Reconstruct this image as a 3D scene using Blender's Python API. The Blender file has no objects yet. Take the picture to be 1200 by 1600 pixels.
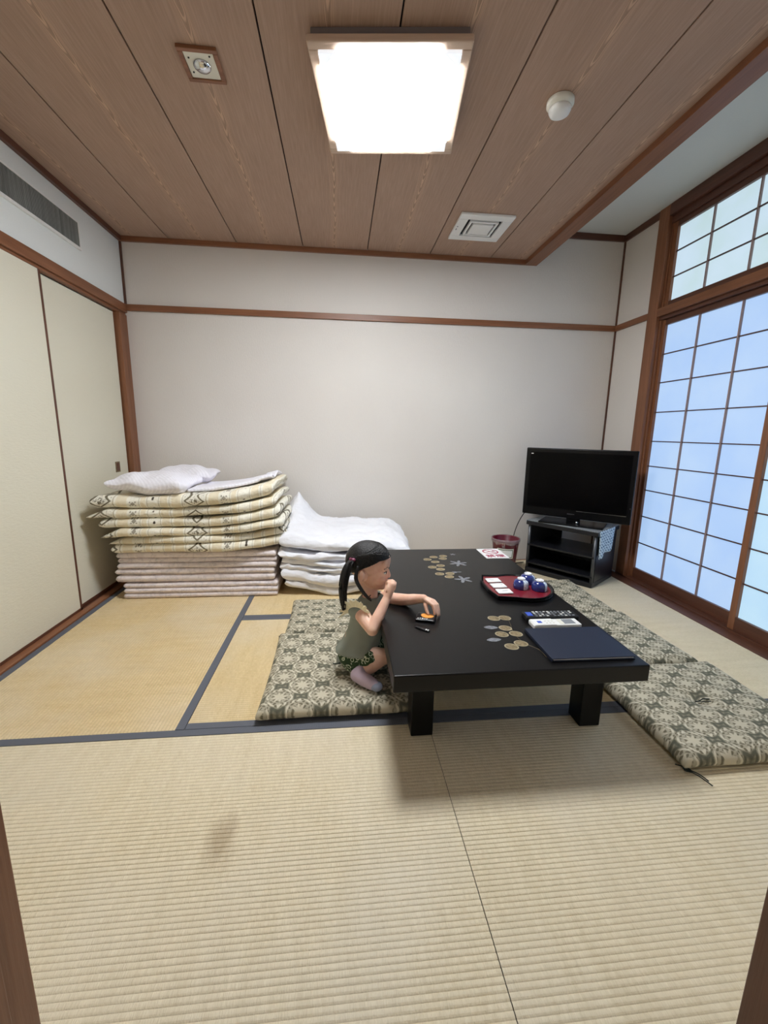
import bpy, bmesh, math, random
from mathutils import Vector, Matrix, noise
PI = math.pi
random.seed(7)
C = bpy.context.scene.collection
SC = bpy.context.scene

# ------------------------------------------------------------------ camera, world, exposure
cd = bpy.data.cameras.new('camera'); cam = bpy.data.objects.new('camera', cd); C.objects.link(cam)
_r = Vector((0.99479905, -0.1005888, 0.01602314)); _u = Vector((0.00329003, 0.18896047, 0.98197918)); _f = Vector((0.10180385, 0.97681924, -0.18830864))
cam.matrix_world = Matrix(((_r.x, _u.x, -_f.x, 1.47331), (_r.y, _u.y, -_f.y, -3.26921), (_r.z, _u.z, -_f.z, 1.04033), (0, 0, 0, 1)))
cd.sensor_fit = 'VERTICAL'; cd.sensor_height = 36; cd.sensor_width = 27
cd.lens = 655.8 / 1600 * 36; cd.clip_start = 0.02
SC.camera = cam
world = bpy.data.worlds.new('world'); SC.world = world; world.use_nodes = True
bg = world.node_tree.nodes['Background']; bg.inputs[0].default_value = (0.75, 0.86, 1.0, 1); bg.inputs[1].default_value = 1.0
SC.view_settings.view_transform = 'Standard'; SC.view_settings.look = 'None'
SC.view_settings.gamma = 1; SC.view_settings.use_curve_mapping = False
SC.view_settings.exposure = 0.0
LAMP_W = 68.0      # radiance of the ceiling lamp's diffuser
PAPER_W = 0.84     # radiance of the backlit shoji paper
SC.cycles.max_bounces = 10; SC.cycles.diffuse_bounces = 8; SC.cycles.glossy_bounces = 3
SC.cycles.sample_clamp_indirect = 10

# ------------------------------------------------------------------ shader helpers
def lin(c):
    return tuple(((v / 255) / 12.92 if v <= 10.3 else (((v / 255) + .055) / 1.055) ** 2.4) for v in c) + (1,)
T = None
class V:
    def __init__(s, k): s.k = k
    def _m(s, op, *o):
        n = T.nodes.new('ShaderNodeMath'); n.operation = op
        for i, a in enumerate((s,) + o):
            if isinstance(a, V): T.links.new(a.k, n.inputs[i])
            else: n.inputs[i].default_value = a
        return V(n.outputs[0])
    def __add__(s, o): return s._m('ADD', o)
    __radd__ = __add__
    def __sub__(s, o): return s._m('SUBTRACT', o)
    def __rsub__(s, o): return (s * -1) + o
    def __mul__(s, o): return s._m('MULTIPLY', o)
    __rmul__ = __mul__
    def __truediv__(s, o): return s._m('DIVIDE', o)
    def __lt__(s, o): return s._m('LESS_THAN', o)
    def __gt__(s, o): return s._m('GREATER_THAN', o)
    def abs(s): return s._m('ABSOLUTE')
    def sin(s): return s._m('SINE')
    def floor(s): return s._m('FLOOR')
    def fract(s): return s._m('FRACT')
    def min(s, o): return s._m('MINIMUM', o)
    def max(s, o): return s._m('MAXIMUM', o)
    def pow(s, o): return s._m('POWER', o)
    def mod(s, o): return s._m('FLOORED_MODULO', o)
    def sqrt(s): return s._m('SQRT')
    def atan2(s, o): return s._m('ARCTAN2', o)
    def clamp(s): return s.max(0.0).min(1.0)
    def step(s, a, b): return ((s - a) / (b - a)).clamp()      # linear ramp a -> b
def coords(kind='Object'):
    tc = T.nodes.new('ShaderNodeTexCoord'); sp = T.nodes.new('ShaderNodeSeparateXYZ')
    T.links.new(tc.outputs[kind], sp.inputs[0]); return V(sp.outputs[0]), V(sp.outputs[1]), V(sp.outputs[2])
def vec(x, y, z):
    c = T.nodes.new('ShaderNodeCombineXYZ')
    for i, a in enumerate((x, y, z)):
        if isinstance(a, V): T.links.new(a.k, c.inputs[i])
        else: c.inputs[i].default_value = a
    return c.outputs[0]
def nz(v, scale=5, detail=3, rough=.5):
    n = T.nodes.new('ShaderNodeTexNoise'); n.inputs['Scale'].default_value = scale; n.inputs['Detail'].default_value = detail
    n.inputs['Roughness'].default_value = rough; T.links.new(v, n.inputs['Vector']); return V(n.outputs[0])
def vor(v, scale=5):
    n = T.nodes.new('ShaderNodeTexVoronoi'); n.inputs['Scale'].default_value = scale; T.links.new(v, n.inputs['Vector']); return V(n.outputs[0])
def mix(f, a, b):
    n = T.nodes.new('ShaderNodeMix'); n.data_type = 'RGBA'
    if isinstance(f, V): T.links.new(f.k, n.inputs[0])
    else: n.inputs[0].default_value = f
    for i, c in ((6, a), (7, b)):
        if isinstance(c, tuple): n.inputs[i].default_value = c if len(c) == 4 else lin(c)
        else: T.links.new(c, n.inputs[i])
    return n.outputs[2]
def mat(name, col, rough=.6, metal=0, spec=.5, build=None, coat=0, bump=None):
    """build() returns a colour socket (and optionally sets a bump height through a tuple)."""
    global T
    m = bpy.data.materials.new(name); m.use_nodes = True; T = m.node_tree
    b = T.nodes['Principled BSDF']; b.inputs['Base Color'].default_value = lin(col)
    b.inputs['Roughness'].default_value = rough; b.inputs['Metallic'].default_value = metal
    b.inputs['Specular IOR Level'].default_value = spec; b.inputs['Coat Weight'].default_value = coat
    b.inputs['Coat Roughness'].default_value = .05
    m.diffuse_color = lin(col)
    if build:
        r = build()
        h = None
        if isinstance(r, tuple): r, h, dist = r
        if r is not None: T.links.new(r, b.inputs['Base Color'])
        if h is not None:
            bn = T.nodes.new('ShaderNodeBump'); bn.inputs['Strength'].default_value = 1.0; bn.inputs['Distance'].default_value = dist
            T.links.new(h.k, bn.inputs['Height']); T.links.new(bn.outputs[0], b.inputs['Normal'])
    return m

def wood(c1, c2, axis='y', sc=1.0):
    def f():
        x, y, z = coords()
        s = {'x': (.06, 1, 1), 'y': (1, .06, 1), 'z': (1, 1, .06)}[axis]
        v = vec(x * s[0], y * s[1], z * s[2])
        n = nz(v, 60 * sc, 4, .6); n2 = nz(v, 9 * sc, 2)
        t = (n * .65 + n2 * .5).step(.35, .8)
        return mix(t, c1, c2), n, .0008
    return f
M = {}
for ax in 'xyz':
    M['wood_' + ax] = mat('brown stained wood ' + ax, (120, 72, 50), .42, build=wood((110, 68, 42), (148, 98, 68), ax))
    M['dark_wood_' + ax] = mat('dark brown wood ' + ax, (84, 50, 38), .4, build=wood((74, 44, 32), (106, 66, 48), ax))
M['lamp_wood'] = mat('pale lamp wood', (205, 180, 160), .5, build=wood((196, 168, 148), (214, 192, 170), 'x'))
def b_wall():
    x, y, z = coords(); v = vec(x, y, z)
    n = nz(v, 230, 3); w = nz(vec(x * 1.0, y * 1.0, z * .25), 160, 2); big = nz(v, 1.3, 2)
    return mix(big.step(.3, .7), (216, 210, 204), (222, 217, 211)), n + w, .0012
M['wall'] = mat('greige textured wallpaper', (200, 194, 186), .9, spec=.15, build=b_wall)
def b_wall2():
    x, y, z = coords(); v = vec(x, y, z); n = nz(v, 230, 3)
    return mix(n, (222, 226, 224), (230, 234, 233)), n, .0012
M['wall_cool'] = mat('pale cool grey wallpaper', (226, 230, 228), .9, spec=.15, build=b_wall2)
def b_white():
    x, y, z = coords(); n = nz(vec(x, y, z), 260, 3); return mix(n, (206, 210, 208), (216, 220, 218)), n, .001
M['white_ceil'] = mat('white plaster', (202, 204, 200), .9, spec=.1, build=b_white)
def b_fus():
    x, y, z = coords(); n = nz(vec(x, y, z * 3), 42, 4, .6); n2 = nz(vec(x, y, z), 1.1, 2)
    return mix(n2.step(.3, .7), (216, 211, 192), (223, 219, 202)), n, .0016
M['fusuma'] = mat('cream embossed fusuma paper', (216, 208, 183), .85, spec=.15, build=b_fus)
def b_board():
    x, y, z = coords()
    fine = nz(vec(x, y * .04, z), 170, 3, .6)
    wig = nz(vec(x * .8, y * 1.4, z), 2.2, 2) - .5
    u = x + wig * .05
    band = (1 - (u / .030).abs()).clamp()
    arch = ((y * .55 + u * u * 420 + nz(vec(x * 3, y * 1.5, z), 5, 2) * .10) * 130).sin()
    streak = (arch.step(.0, .9) * band.step(.0, .5)).clamp()
    side = ((u * 330 + nz(vec(x, y * .2, z), 8, 2) * 7).sin()).step(.5, 1.) * (1 - (u / .17).abs()).clamp() * .35
    base = mix((fine * .8 + nz(vec(x, y * .2, z), 6, 2) * .35).step(.35, .8), (158, 130, 112), (178, 150, 132))
    c = mix((streak * .75 + side * .45).clamp(), mix(band * .25, base, (112, 84, 64)), (206, 172, 146))
    return c, fine, .0005
M['board'] = mat('printed cedar ceiling board', (132, 102, 84), .55, spec=.3, build=b_board)
M['gap'] = mat('black groove', (22, 14, 14), .9)
def b_tat(ca=(212, 196, 162), cb=(236, 223, 194), stain=False):
    x, y, z = coords()      # mat-local: ribs along x, rush along y
    st = nz(vec(x * 1.0, y * .10, z), 420, 2, .6)
    row = (y / .0125).floor()
    ch = nz(vec(x * 95, row * 3.7, z), 1.0, 1)
    patch = nz(vec(x, y * .8, z), 2.2, 3, .6); p2 = nz(vec(x, y * .12, z), 30, 2)
    t = (st * .45 + ch * .35 + p2 * .35).step(.35, .8)
    a = mix(t, ca, cb)
    g = (y / .0125).fract(); g = 1 - (((g - .5).abs() * 2).step(.72, 1.0))
    a = mix((1 - g) * .45, a, (172, 152, 118))
    c = mix(patch.step(.42, .72) * .5, a, (222, 212, 192))
    if stain:     # the worn brown smear on one mat
        g_ = T.nodes.new('ShaderNodeNewGeometry'); sp = T.nodes.new('ShaderNodeSeparateXYZ'); T.links.new(g_.outputs['Position'], sp.inputs[0])
        wx, wy = V(sp.outputs[0]) - 1.165, V(sp.outputs[1]) + 2.325
        d = ((wx - wy * .0).pow(2.0) / .0016 + wy.pow(2.0) / .0075).sqrt() + (nz(vec(x * 3, y, z), 14, 3) - .5) * 1.2
        c = mix((1 - d.step(.3, 1.2)) * .5, c, (150, 124, 88))
    return c, st + ch * .6, .0016
M['tatami'] = mat('woven rush tatami', (200, 180, 138), .52, spec=.5, build=lambda: b_tat(stain=True))
M['tatami_warm'] = mat('newer yellow rush tatami', (205, 180, 130), .75, spec=.25, build=lambda: b_tat((204, 178, 130), (230, 208, 164)))
def b_heri():
    x, y, z = coords(); w = ((x * 900).sin() * (y * 900).sin()).abs()
    k = nz(vec(x, y, z), 300, 2); return mix(w, (88, 91, 100), (108, 111, 121)), w + k * .3, .0006
M['heri'] = mat('slate blue-grey cloth border', (78, 81, 92), .8, build=b_heri)
M['kumiko'] = mat('slim lattice wood', (150, 128, 124), .5)  # upright bars: side light painted into the colour, paler than the level bars
M['kumiko_h'] = mat('dark slim lattice wood', (78, 54, 52), .5)

def b_paper(name, col):
    global T
    m = bpy.data.materials.new(name); m.use_nodes = True; T = m.node_tree
    b = T.nodes['Principled BSDF']; b.inputs['Roughness'].default_value = .8; b.inputs['Base Color'].default_value = lin((112, 116, 124))
    x, y, z = coords(); n = nz(vec(x, y, z), 3.2, 3, .5)
    c = mix(n.step(.35, .65), lin(col), lin((min(255, col[0] + 12), min(255, col[1] + 8), 255)))
    T.links.new(c, b.inputs['Emission Color']); b.inputs['Emission Strength'].default_value = PAPER_W
    return m
M['paper'] = b_paper('backlit shoji paper', (172, 208, 255))
M['paper_near'] = b_paper('backlit shoji paper of the near leaf', (182, 224, 255))
M['paper_top'] = b_paper('backlit transom paper', (200, 228, 232))
m = bpy.data.materials.new('lit lamp diffuser'); m.use_nodes = True; b = m.node_tree.nodes['Principled BSDF']
b.inputs['Emission Color'].default_value = (.93, .97, 1, 1); b.inputs['Emission Strength'].default_value = LAMP_W; M['lit'] = m
m = bpy.data.materials.new('dim lamp diffuser corner'); m.use_nodes = True; b = m.node_tree.nodes['Principled BSDF']
b.inputs['Emission Color'].default_value = (.86, .92, 1, 1); b.inputs['Emission Strength'].default_value = .75; M['dimlit'] = m
M['housing'] = mat('grey lamp housing', (120, 112, 112), .5)
M['ivory'] = mat('ivory plastic', (222, 220, 208), .45)
M['white_pl'] = mat('white plastic', (232, 232, 230), .4)
M['chrome'] = mat('chrome', (210, 212, 215), .12, metal=1)
M['black'] = mat('black hole', (8, 8, 9), .8)
def b_gr():
    x, y, z = coords(); n = nz(vec(x, y, z * .03), 45, 2, .7); n2 = nz(vec(x, y, z * .1), 300, 2)
    return mix((n * .8 + n2 * .3).step(.3, .8), (104, 107, 106), (160, 163, 160))
M['grille'] = mat('grey louvre mesh', (130, 133, 132), .6, build=b_gr)
M['lacquer'] = mat('black lacquer', (11, 10, 11), .30, coat=.0, spec=.28, build=lambda: (None, nz(vec(*coords()), 700, 2), .00012))
M['gold'] = mat('dull gold inlay', (128, 112, 82), .5, build=lambda: mix(nz(vec(*coords()), 90, 3).step(.3, .7), (98, 84, 58), (150, 133, 100)))
M['gold_rim'] = mat('pale gold rim', (158, 146, 118), .5)
M['silver'] = mat('dull silver inlay', (118, 120, 126), .45, build=lambda: mix(nz(vec(*coords()), 120, 3).step(.3, .7), (90, 91, 97), (140, 142, 148)))
M['screen'] = mat('black glossy screen', (3, 3, 4), .22, spec=.12)
M['bezel'] = mat('black gloss bezel', (7, 7, 10), .25, spec=.3)
M['blackpl'] = mat('black matt plastic', (20, 21, 24), .45)
M['shelf'] = mat('black laminate', (24, 25, 30), .35)
M['post'] = mat('grey metal post', (92, 94, 98), .35, metal=.6)
M['burg'] = mat('burgundy plastic', (100, 18, 40), .35)
M['navy'] = mat('navy leatherette', (20, 30, 52), .5, build=lambda: (None, nz(vec(*coords()), 500, 3), .0004))
M['paper_w'] = mat('white paper', (232, 232, 232), .7)
M['red_ink'] = mat('purple red ink', (165, 30, 72), .6)
M['tray_red'] = mat('wine red lacquer', (118, 22, 34), .3, coat=.3)
M['label_green'] = mat('green line', (60, 84, 66), .6)
M['cord'] = mat('dark green cord', (26, 36, 32), .8)
M['skin'] = mat('skin', (222, 172, 148), .5, spec=.35, build=lambda: (mix(nz(vec(*coords()), 26, 2).step(.3, .7), (226, 178, 154), (238, 198, 176)), nz(vec(*coords()), 300, 2), .0003))
_b = M['skin'].node_tree.nodes['Principled BSDF']; _b.inputs['Subsurface Weight'].default_value = .12; _b.inputs['Subsurface Radius'].default_value = (.02, .008, .004); _b.inputs['Subsurface Scale'].default_value = .3
def b_hair():
    x, y, z = coords(); n = nz(vec(x * 1, y * 1, z * .12), 260, 2, .6); return mix(n.step(.45, .8), (11, 9, 10), (34, 28, 28)), n, .003
M['hair'] = mat('black hair', (16, 14, 15), .46, build=b_hair)
M['shirt'] = mat('sage grey jersey', (136, 142, 130), .9, build=lambda: (mix(nz(vec(*coords()), 9, 2).step(.3, .7), (126, 132, 120), (146, 152, 142)), nz(vec(*coords()), 900, 2), .0004))
M['ruffle'] = mat('cream ruffle', (244, 236, 204), .9)
def b_shorts():
    x, y, z = coords(); v = vec(x, y * 1., z)
    d = vor(v, 62); n = nz(v, 60, 2)
    ring = d.step(.30, .36) * (1 - d.step(.46, .54)); pick = nz(v, 38, 0).step(.42, .48)
    return mix((ring * pick).clamp(), (48, 70, 42), (205, 212, 186))
M['shorts'] = mat('dark green shorts with pale rings', (52, 72, 44), .9, build=b_shorts)
M['sock'] = mat('lavender sock', (196, 176, 192), .9)
M['sock_toe'] = mat('blue-grey sock toe', (150, 156, 176), .9)
M['lips'] = mat('lips', (196, 110, 104), .45)
M['eye'] = mat('eye white', (225, 222, 218), .2)
M['iris'] = mat('dark iris', (24, 16, 12), .15)
M['hairtie'] = mat('dark pink hair tie', (120, 52, 78), .5)
def b_mattress():
    x, y, z = coords(); v = vec(x, y, z)
    n = nz(v, 13, 3, .6); e = (n - .5).abs(); k = nz(v, 30, 3, .6)
    t = (1 - e.step(.0, .05)) * .35 + k.step(.45, .75) * .35
    return mix(t.clamp(), (232, 222, 222), (176, 168, 174)), nz(v, 25, 3), .006
M['mattress'] = mat('pale pink mattress cover with grey flowers', (212, 196, 196), .9, build=b_mattress)
def b_quilt():
    x, y, z = coords(); P = .52
    u = (x + .035).mod(P); v = z * 1.0 - y * 1.0
    def band(a, b): return u.step(a, a + .004) * (1 - u.step(b - .004, b))
    fine = nz(vec(x, y, z), 120, 3, .7)
    c = mix(fine.step(.4, .7), (230, 225, 208), (240, 237, 226))
    for a, b in ((.0, .055), (.215, .275), (.345, .375), (.455, .50)): c = mix(band(a, b) * .7, c, (222, 208, 176))
    for a, b in ((.06, .068), (.198, .208), (.335, .342), (.38, .387), (.445, .452), (.505, .512)): c = mix(band(a, b) * .7, c, (158, 144, 112))
    # speckled white panel + grey diamond
    spk = nz(vec(x, y, z), 75, 3, .7).step(.56, .62)
    c = mix(band(.07, .197), c, (232, 228, 214)); c = mix(band(.07, .197) * spk * .6, c, (146, 138, 120))
    w = (v * .0 + z * 1.35 - y * .35 + .045).mod(.135) - .0675
    dd = (u - .133).abs() / .062 + w.abs() / .058
    ring = dd.step(.74, .80) * (1 - dd.step(.96, 1.02)); core = (1 - dd.step(.3, .62)) * nz(vec(x, y, z), 95, 2).step(.46, .54)
    c = mix((ring + core).clamp(), c, (112, 104, 84))
    # dotted cross motif
    q = (u - .305).abs(); q2 = (w.abs() - .03).abs()
    fl = ((q + q2 * .8).step(.012, .016) * -1 + 1) + (1 - ((q - .014).abs() + (q2 - .014).abs()).step(.005, .008))
    c = mix((fl * .75).clamp(), c, (116, 106, 88))
    dx = (u - .415).abs(); dot = 1 - ((dx * dx + ((v * 1.0).mod(.07) - .035).pow(2.0)).sqrt()).step(.006, .0085)
    c = mix(dot, c, (70, 60, 50))
    return c, nz(vec(x * 1, y, z * 1), 34, 3), .009
M['quilt'] = mat('cream striped quilt cover with grey diamonds', (222, 212, 184), .9, build=b_quilt)
def b_cotton():
    x, y, z = coords(); v = vec(x, y, z); n = nz(vec(x * .5, y, z * 1.4), 11, 4, .55); n2 = nz(v, 40, 2)
    return mix(n, (226, 226, 232), (236, 236, 240)), n + n2 * .2, .016
M['cotton'] = mat('white cotton', (232, 232, 238), .9, build=b_cotton)
def b_satin():
    x, y, z = coords(); s = ((x * .7 + y * .7) * 420).sin().step(-.2, .6); n = nz(vec(x, y, z), 18, 3)
    return mix(s, (232, 230, 238), (240, 238, 246)), n, .012
M['satin'] = mat('white striped satin cotton', (236, 234, 242), .75, build=b_satin)
def b_zab():
    x, y, z = coords(); PX, PY = .155, .125
    xx = x + .52; yy = y + .47
    col = (xx / (PX / 2)).floor()
    odd = col.mod(2.0)
    def cell(ox, oy):
        return (xx + ox).mod(PX) - PX / 2, (yy + oy).mod(PY) - PY / 2
    u1, v1 = cell(0., 0.); u2, v2 = cell(PX / 2, PY / 2)
    def hexd(u, v): return (u.abs() / .053).max((u.abs() * .42 / .053 + v.abs() / .0455) * .85)
    h1 = hexd(u1, v1); h2 = hexd(u2, v2)
    pick = h1 < h2
    def sel(a, b): return a * pick + b * (1 - pick)
    u, v, h = sel(u1, u2), sel(v1, v2), h1.min(h2)
    r = (u * u + v * v * 1.3).sqrt(); a = v.atan2(u)
    petal = ((a * 8).sin() * .008 + .020)
    flower = 1 - (r - petal).step(0., .004)
    scroll = ((u.abs() * 300 + (v.abs() * 260).sin() * 1.1).sin() * (v.abs() * 330).sin()).step(.0, .3)
    leafy = (((u.abs() + v.abs() * .6) * 300 + (a * 6).sin() * 1.2).sin()).step(-.2, .6)
    inside = 1 - h.step(.90, .97)
    line = h.step(.97, 1.02) * (1 - h.step(1.12, 1.2))
    body = mix((flower + (1 - scroll) * .6).clamp(), (112, 105, 86), (196, 188, 166))
    rim = h.step(.66, .76) * inside
    body = mix((rim * leafy).clamp(), body, (206, 199, 178))
    gm = nz(vec(x, y, z), 70, 2).step(.5, .56)
    ground = mix(gm * .55 + leafy * .25, (118, 114, 96), (156, 150, 128))
    c = mix(inside, ground, body); c = mix(line * .85, c, (84, 84, 70))
    return c, nz(vec(x, y, z), 17, 3), .010
M['zab'] = mat('olive cushion brocade with cream medallions', (150, 143, 120), .85, build=b_zab)
def b_towel():
    x, y, z = coords(); a = ((x * 1.0 + y * .7 + z * 1.0) * 240 + nz(vec(x, y, z), 30, 2) * 9).sin(); s = a.step(.1, .4) * ((z * 330).sin()).step(-.6, 0)
    return mix(s, (206, 222, 232), (84, 112, 140))
M['towel'] = mat('pale blue zigzag cloth', (180, 200, 215), .9, build=b_towel)
def b_mat():
    x, y, z = coords(); a = ((x * 420).sin() * (y * 420).sin()).step(-.05, .05); return mix(a, (30, 32, 36), (186, 192, 196))
M['mat_check'] = mat('black and white checked cloth', (110, 112, 116), .8, build=b_mat)
def b_cup():
    x, y, z = coords(); a = y.atan2(x); s = ((a + .9).abs()).min((a - 1.2).abs()); p = 1 - s.step(.45, .55)
    n = nz(vec(x, y, z), 130, 2).step(.55, .6) * .6
    return mix(p, (34, 48, 116), mix(n, (214, 224, 236), (90, 110, 160)))
M['cup'] = mat('blue glazed porcelain with white panels', (40, 52, 120), .12, coat=.6, build=b_cup)
M['porcelain'] = mat('white porcelain', (235, 235, 238), .2)
M['orange'] = mat('orange print', (226, 150, 60), .5)
M['pouch'] = mat('black foil', (12, 12, 16), .3)
M['blue_print'] = mat('blue print', (60, 90, 190), .5)
M['grey_print'] = mat('grey print', (130, 134, 140), .5)
m = bpy.data.materials.new('clear plastic film'); m.use_nodes = True; b = m.node_tree.nodes['Principled BSDF']
b.inputs['Base Color'].default_value = (.95, .95, .97, 1); b.inputs['Roughness'].default_value = .15; b.inputs['Alpha'].default_value = .16; M['film'] = m

# ------------------------------------------------------------------ mesh helpers
def box(bm, x0, x1, y0, y1, z0, z1, mi=0):
    vs = [bm.verts.new(p) for p in ((x0, y0, z0), (x1, y0, z0), (x1, y1, z0), (x0, y1, z0), (x0, y0, z1), (x1, y0, z1), (x1, y1, z1), (x0, y1, z1))]
    for f in ((3, 2, 1, 0), (4, 5, 6, 7), (0, 1, 5, 4), (1, 2, 6, 5), (2, 3, 7, 6), (3, 0, 4, 7)):
        bm.faces.new([vs[i] for i in f]).material_index = mi
def NB(*a, **k):
    bm = bmesh.new()
    if a: box(bm, *a, **k)
    return bm
def prism(bm, pts, z0, z1, mi=0):
    a = [bm.verts.new((p[0], p[1], z0)) for p in pts]; b = [bm.verts.new((p[0], p[1], z1)) for p in pts]
    bm.faces.new(a[::-1]).material_index = mi; bm.faces.new(b).material_index = mi
    for i in range(len(pts)):
        j = (i + 1) % len(pts); bm.faces.new((a[i], a[j], b[j], b[i])).material_index = mi
def lathe(bm, prof, c=(0, 0, 0), n=28, mi=0, sx=1, sy=1):
    rows = []
    for r, z in prof:
        rows.append([bm.verts.new((c[0] + r * sx * math.cos(2 * PI * i / n), c[1] + r * sy * math.sin(2 * PI * i / n), c[2] + z)) for i in range(n)])
    for a, b in zip(rows, rows[1:]):
        for i in range(n):
            j = (i + 1) % n; bm.faces.new((a[i], a[j], b[j], b[i])).material_index = mi
    bm.faces.new(rows[0][::-1]).material_index = mi; bm.faces.new(rows[-1]).material_index = mi
def tube(bm, pts, r, n=8, mi=0):
    pts = [Vector(p) for p in pts]; rr = r if isinstance(r, (list, tuple)) else [r] * len(pts); rows = []
    for i, p in enumerate(pts):
        d = (pts[min(i + 1, len(pts) - 1)] - pts[max(i - 1, 0)]).normalized()
        a = d.cross(Vector((0, 0, 1)));  a = a if a.length > .05 else d.cross(Vector((1, 0, 0))); a.normalize(); b = d.cross(a)
        rows.append([bm.verts.new(p + (a * math.cos(2 * PI * k / n) + b * math.sin(2 * PI * k / n)) * rr[i]) for k in range(n)])
    for s, t in zip(rows, rows[1:]):
        for i in range(n):
            j = (i + 1) % n; bm.faces.new((s[i], s[j], t[j], t[i])).material_index = mi
    bm.faces.new(rows[0][::-1]).material_index = mi; bm.faces.new(rows[-1]).material_index = mi
def spline(pts, k=6):
    P = [Vector(p) for p in pts]; out = []
    for i in range(len(P) - 1):
        p0, p1, p2, p3 = P[max(i - 1, 0)], P[i], P[i + 1], P[min(i + 2, len(P) - 1)]
        for j in range(k):
            t = j / k; out.append(.5 * ((2 * p1) + (p2 - p0) * t + (2 * p0 - 5 * p1 + 4 * p2 - p3) * t * t + (3 * p1 - p0 - 3 * p2 + p3) * t ** 3))
    out.append(P[-1]); return out
def ball(bm, c, r, n=16, ax=None):
    """ellipsoid, r a number or three radii along the axes ax"""
    r = (r, r, r) if not isinstance(r, (tuple, list)) else r
    ax = ax or (Vector((1, 0, 0)), Vector((0, 1, 0)), Vector((0, 0, 1)))
    mm = Matrix(((ax[0].x * r[0], ax[1].x * r[1], ax[2].x * r[2], c[0]), (ax[0].y * r[0], ax[1].y * r[1], ax[2].y * r[2], c[1]), (ax[0].z * r[0], ax[1].z * r[1], ax[2].z * r[2], c[2]), (0, 0, 0, 1)))
    bmesh.ops.create_uvsphere(bm, u_segments=n, v_segments=max(6, n * 2 // 3), radius=1, matrix=mm)
def chain(bm, pts, rad, n=12):
    """tapered limb: overlapping tubes with balls at the joints"""
    for i in range(len(pts) - 1):
        tube(bm, [pts[i], Vector(pts[i]).lerp(Vector(pts[i + 1]), .5), pts[i + 1]], [rad[i], (rad[i] + rad[i + 1]) / 2, rad[i + 1]], n)
    for p, r in zip(pts, rad): ball(bm, p, r, n)
def puff(bm, cx, cy, cz, w, d, h, r=None, amp=.004, fr=6, seed=0, nx=36, ny=22, crown=0., pinch=0., f=None, seam=0, mi=0):
    """closed soft slab with rounded edges; f(p, u, v) -> p bends it"""
    r = r or h / 2
    def prm(n, L):
        out = []
        for i in range(n + 1):
            t = -1 + 2 * i / n
            out.append(math.copysign(1 - (1 - abs(t)) ** 1.6, t) if L > 0 else t)
        return out
    us, vs_ = prm(nx, w), prm(ny, d)
    def thick(u, v):
        e = min((1 - abs(u)) * w / 2, (1 - abs(v)) * d / 2)
        k = max(0., 1 - e / r); t = math.sqrt(max(0., 1 - k * k))
        e2 = ((1 - abs(u)) * (1 - abs(v)))
        return t * h / 2 * (1 + crown * (1 - u * u) * (1 - v * v))
    grids = []
    for side in (1, -1):
        g = []
        for v in vs_:
            row = []
            for u in us:
                x = u * w / 2 * (1 - pinch * (1 - v * v) * (abs(u) ** 3)); y = v * d / 2 * (1 - pinch * (1 - u * u) * (abs(v) ** 3))
                p = Vector((cx + x, cy + y, cz + side * thick(u, v)))
                q = Vector((x * fr, y * fr, side * .6 + seed * 7.3 + cz * 2))
                nn = noise.noise_vector(q) + noise.noise_vector(q * 2.3) * .5
                p += Vector((nn.x * .8, nn.y * .8, nn.z)) * amp
                if f: p = Vector(f(p, u, v))
                row.append(p)
            g.append(row)
        grids.append(g)
    top, bot = grids
    for j in range(ny + 1):
        for i in range(nx + 1):
            if i in (0, nx) or j in (0, ny):
                m_ = (top[j][i] + bot[j][i]) / 2; top[j][i] = m_; bot[j][i] = m_
    V1 = [[bm.verts.new(p) for p in row] for row in top]
    V2 = [[(V1[j][i] if (i in (0, nx) or j in (0, ny)) else bm.verts.new(bot[j][i])) for i in range(nx + 1)] for j in range(ny + 1)]
    for j in range(ny):
        for i in range(nx):
            bm.faces.new((V1[j][i], V1[j][i + 1], V1[j + 1][i + 1], V1[j + 1][i])).material_index = mi
            q = (V2[j + 1][i], V2[j + 1][i + 1], V2[j][i + 1], V2[j][i])
            try: bm.faces.new(q).material_index = mi
            except ValueError: pass

def obj(name, bm, m, parent=None, smooth=False, bevel=0, local=False, seg=2, kind=None, label=None):
    me = bpy.data.meshes.new(name)
    bmesh.ops.recalc_face_normals(bm, faces=bm.faces); bm.to_mesh(me); bm.free()
    for mm in (m if isinstance(m, (list, tuple)) else [m]): me.materials.append(M[mm] if isinstance(mm, str) else mm)
    if smooth: me.polygons.foreach_set('use_smooth', [True] * len(me.polygons))
    o = bpy.data.objects.new(name, me); C.objects.link(o)
    if bevel:
        b = o.modifiers.new('bevel', 'BEVEL'); b.width = bevel; b.segments = seg; b.limit_method = 'ANGLE'; b.harden_normals = False
    if parent:
        o.parent = parent
        if not local:
            p = parent; mw = Matrix.Identity(4)
            while p:
                mw = (Matrix.Translation(p.location) @ p.rotation_euler.to_matrix().to_4x4()) @ mw if not getattr(p, '_x', None) else mw
                if p.parent: mw = p.matrix_parent_inverse @ mw
                p = p.parent
            o.matrix_parent_inverse = mw.inverted()
    if kind: o['kind'] = kind
    if label: o['label'] = label
    return o
def tag(o, label, cat, group=None):
    o['label'] = label; o['category'] = cat
    if group: o['group'] = group
    return o
def thing(name, label, cat, loc=(0, 0, 0), rotz=0, group=None):
    o = bpy.data.objects.new(name, None); C.objects.link(o); o.location = loc; o.rotation_euler = (0, 0, rotz)
    o.empty_display_size = .05
    return tag(o, label, cat, group)
def struct(name, bm=None, m=None, parent=None, **k):
    if bm is None:
        o = bpy.data.objects.new(name, None); C.objects.link(o); o['kind'] = 'structure'; return o
    o = obj(name, bm, m, parent, **k)
    if not parent: o['kind'] = 'structure'
    return o
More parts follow.
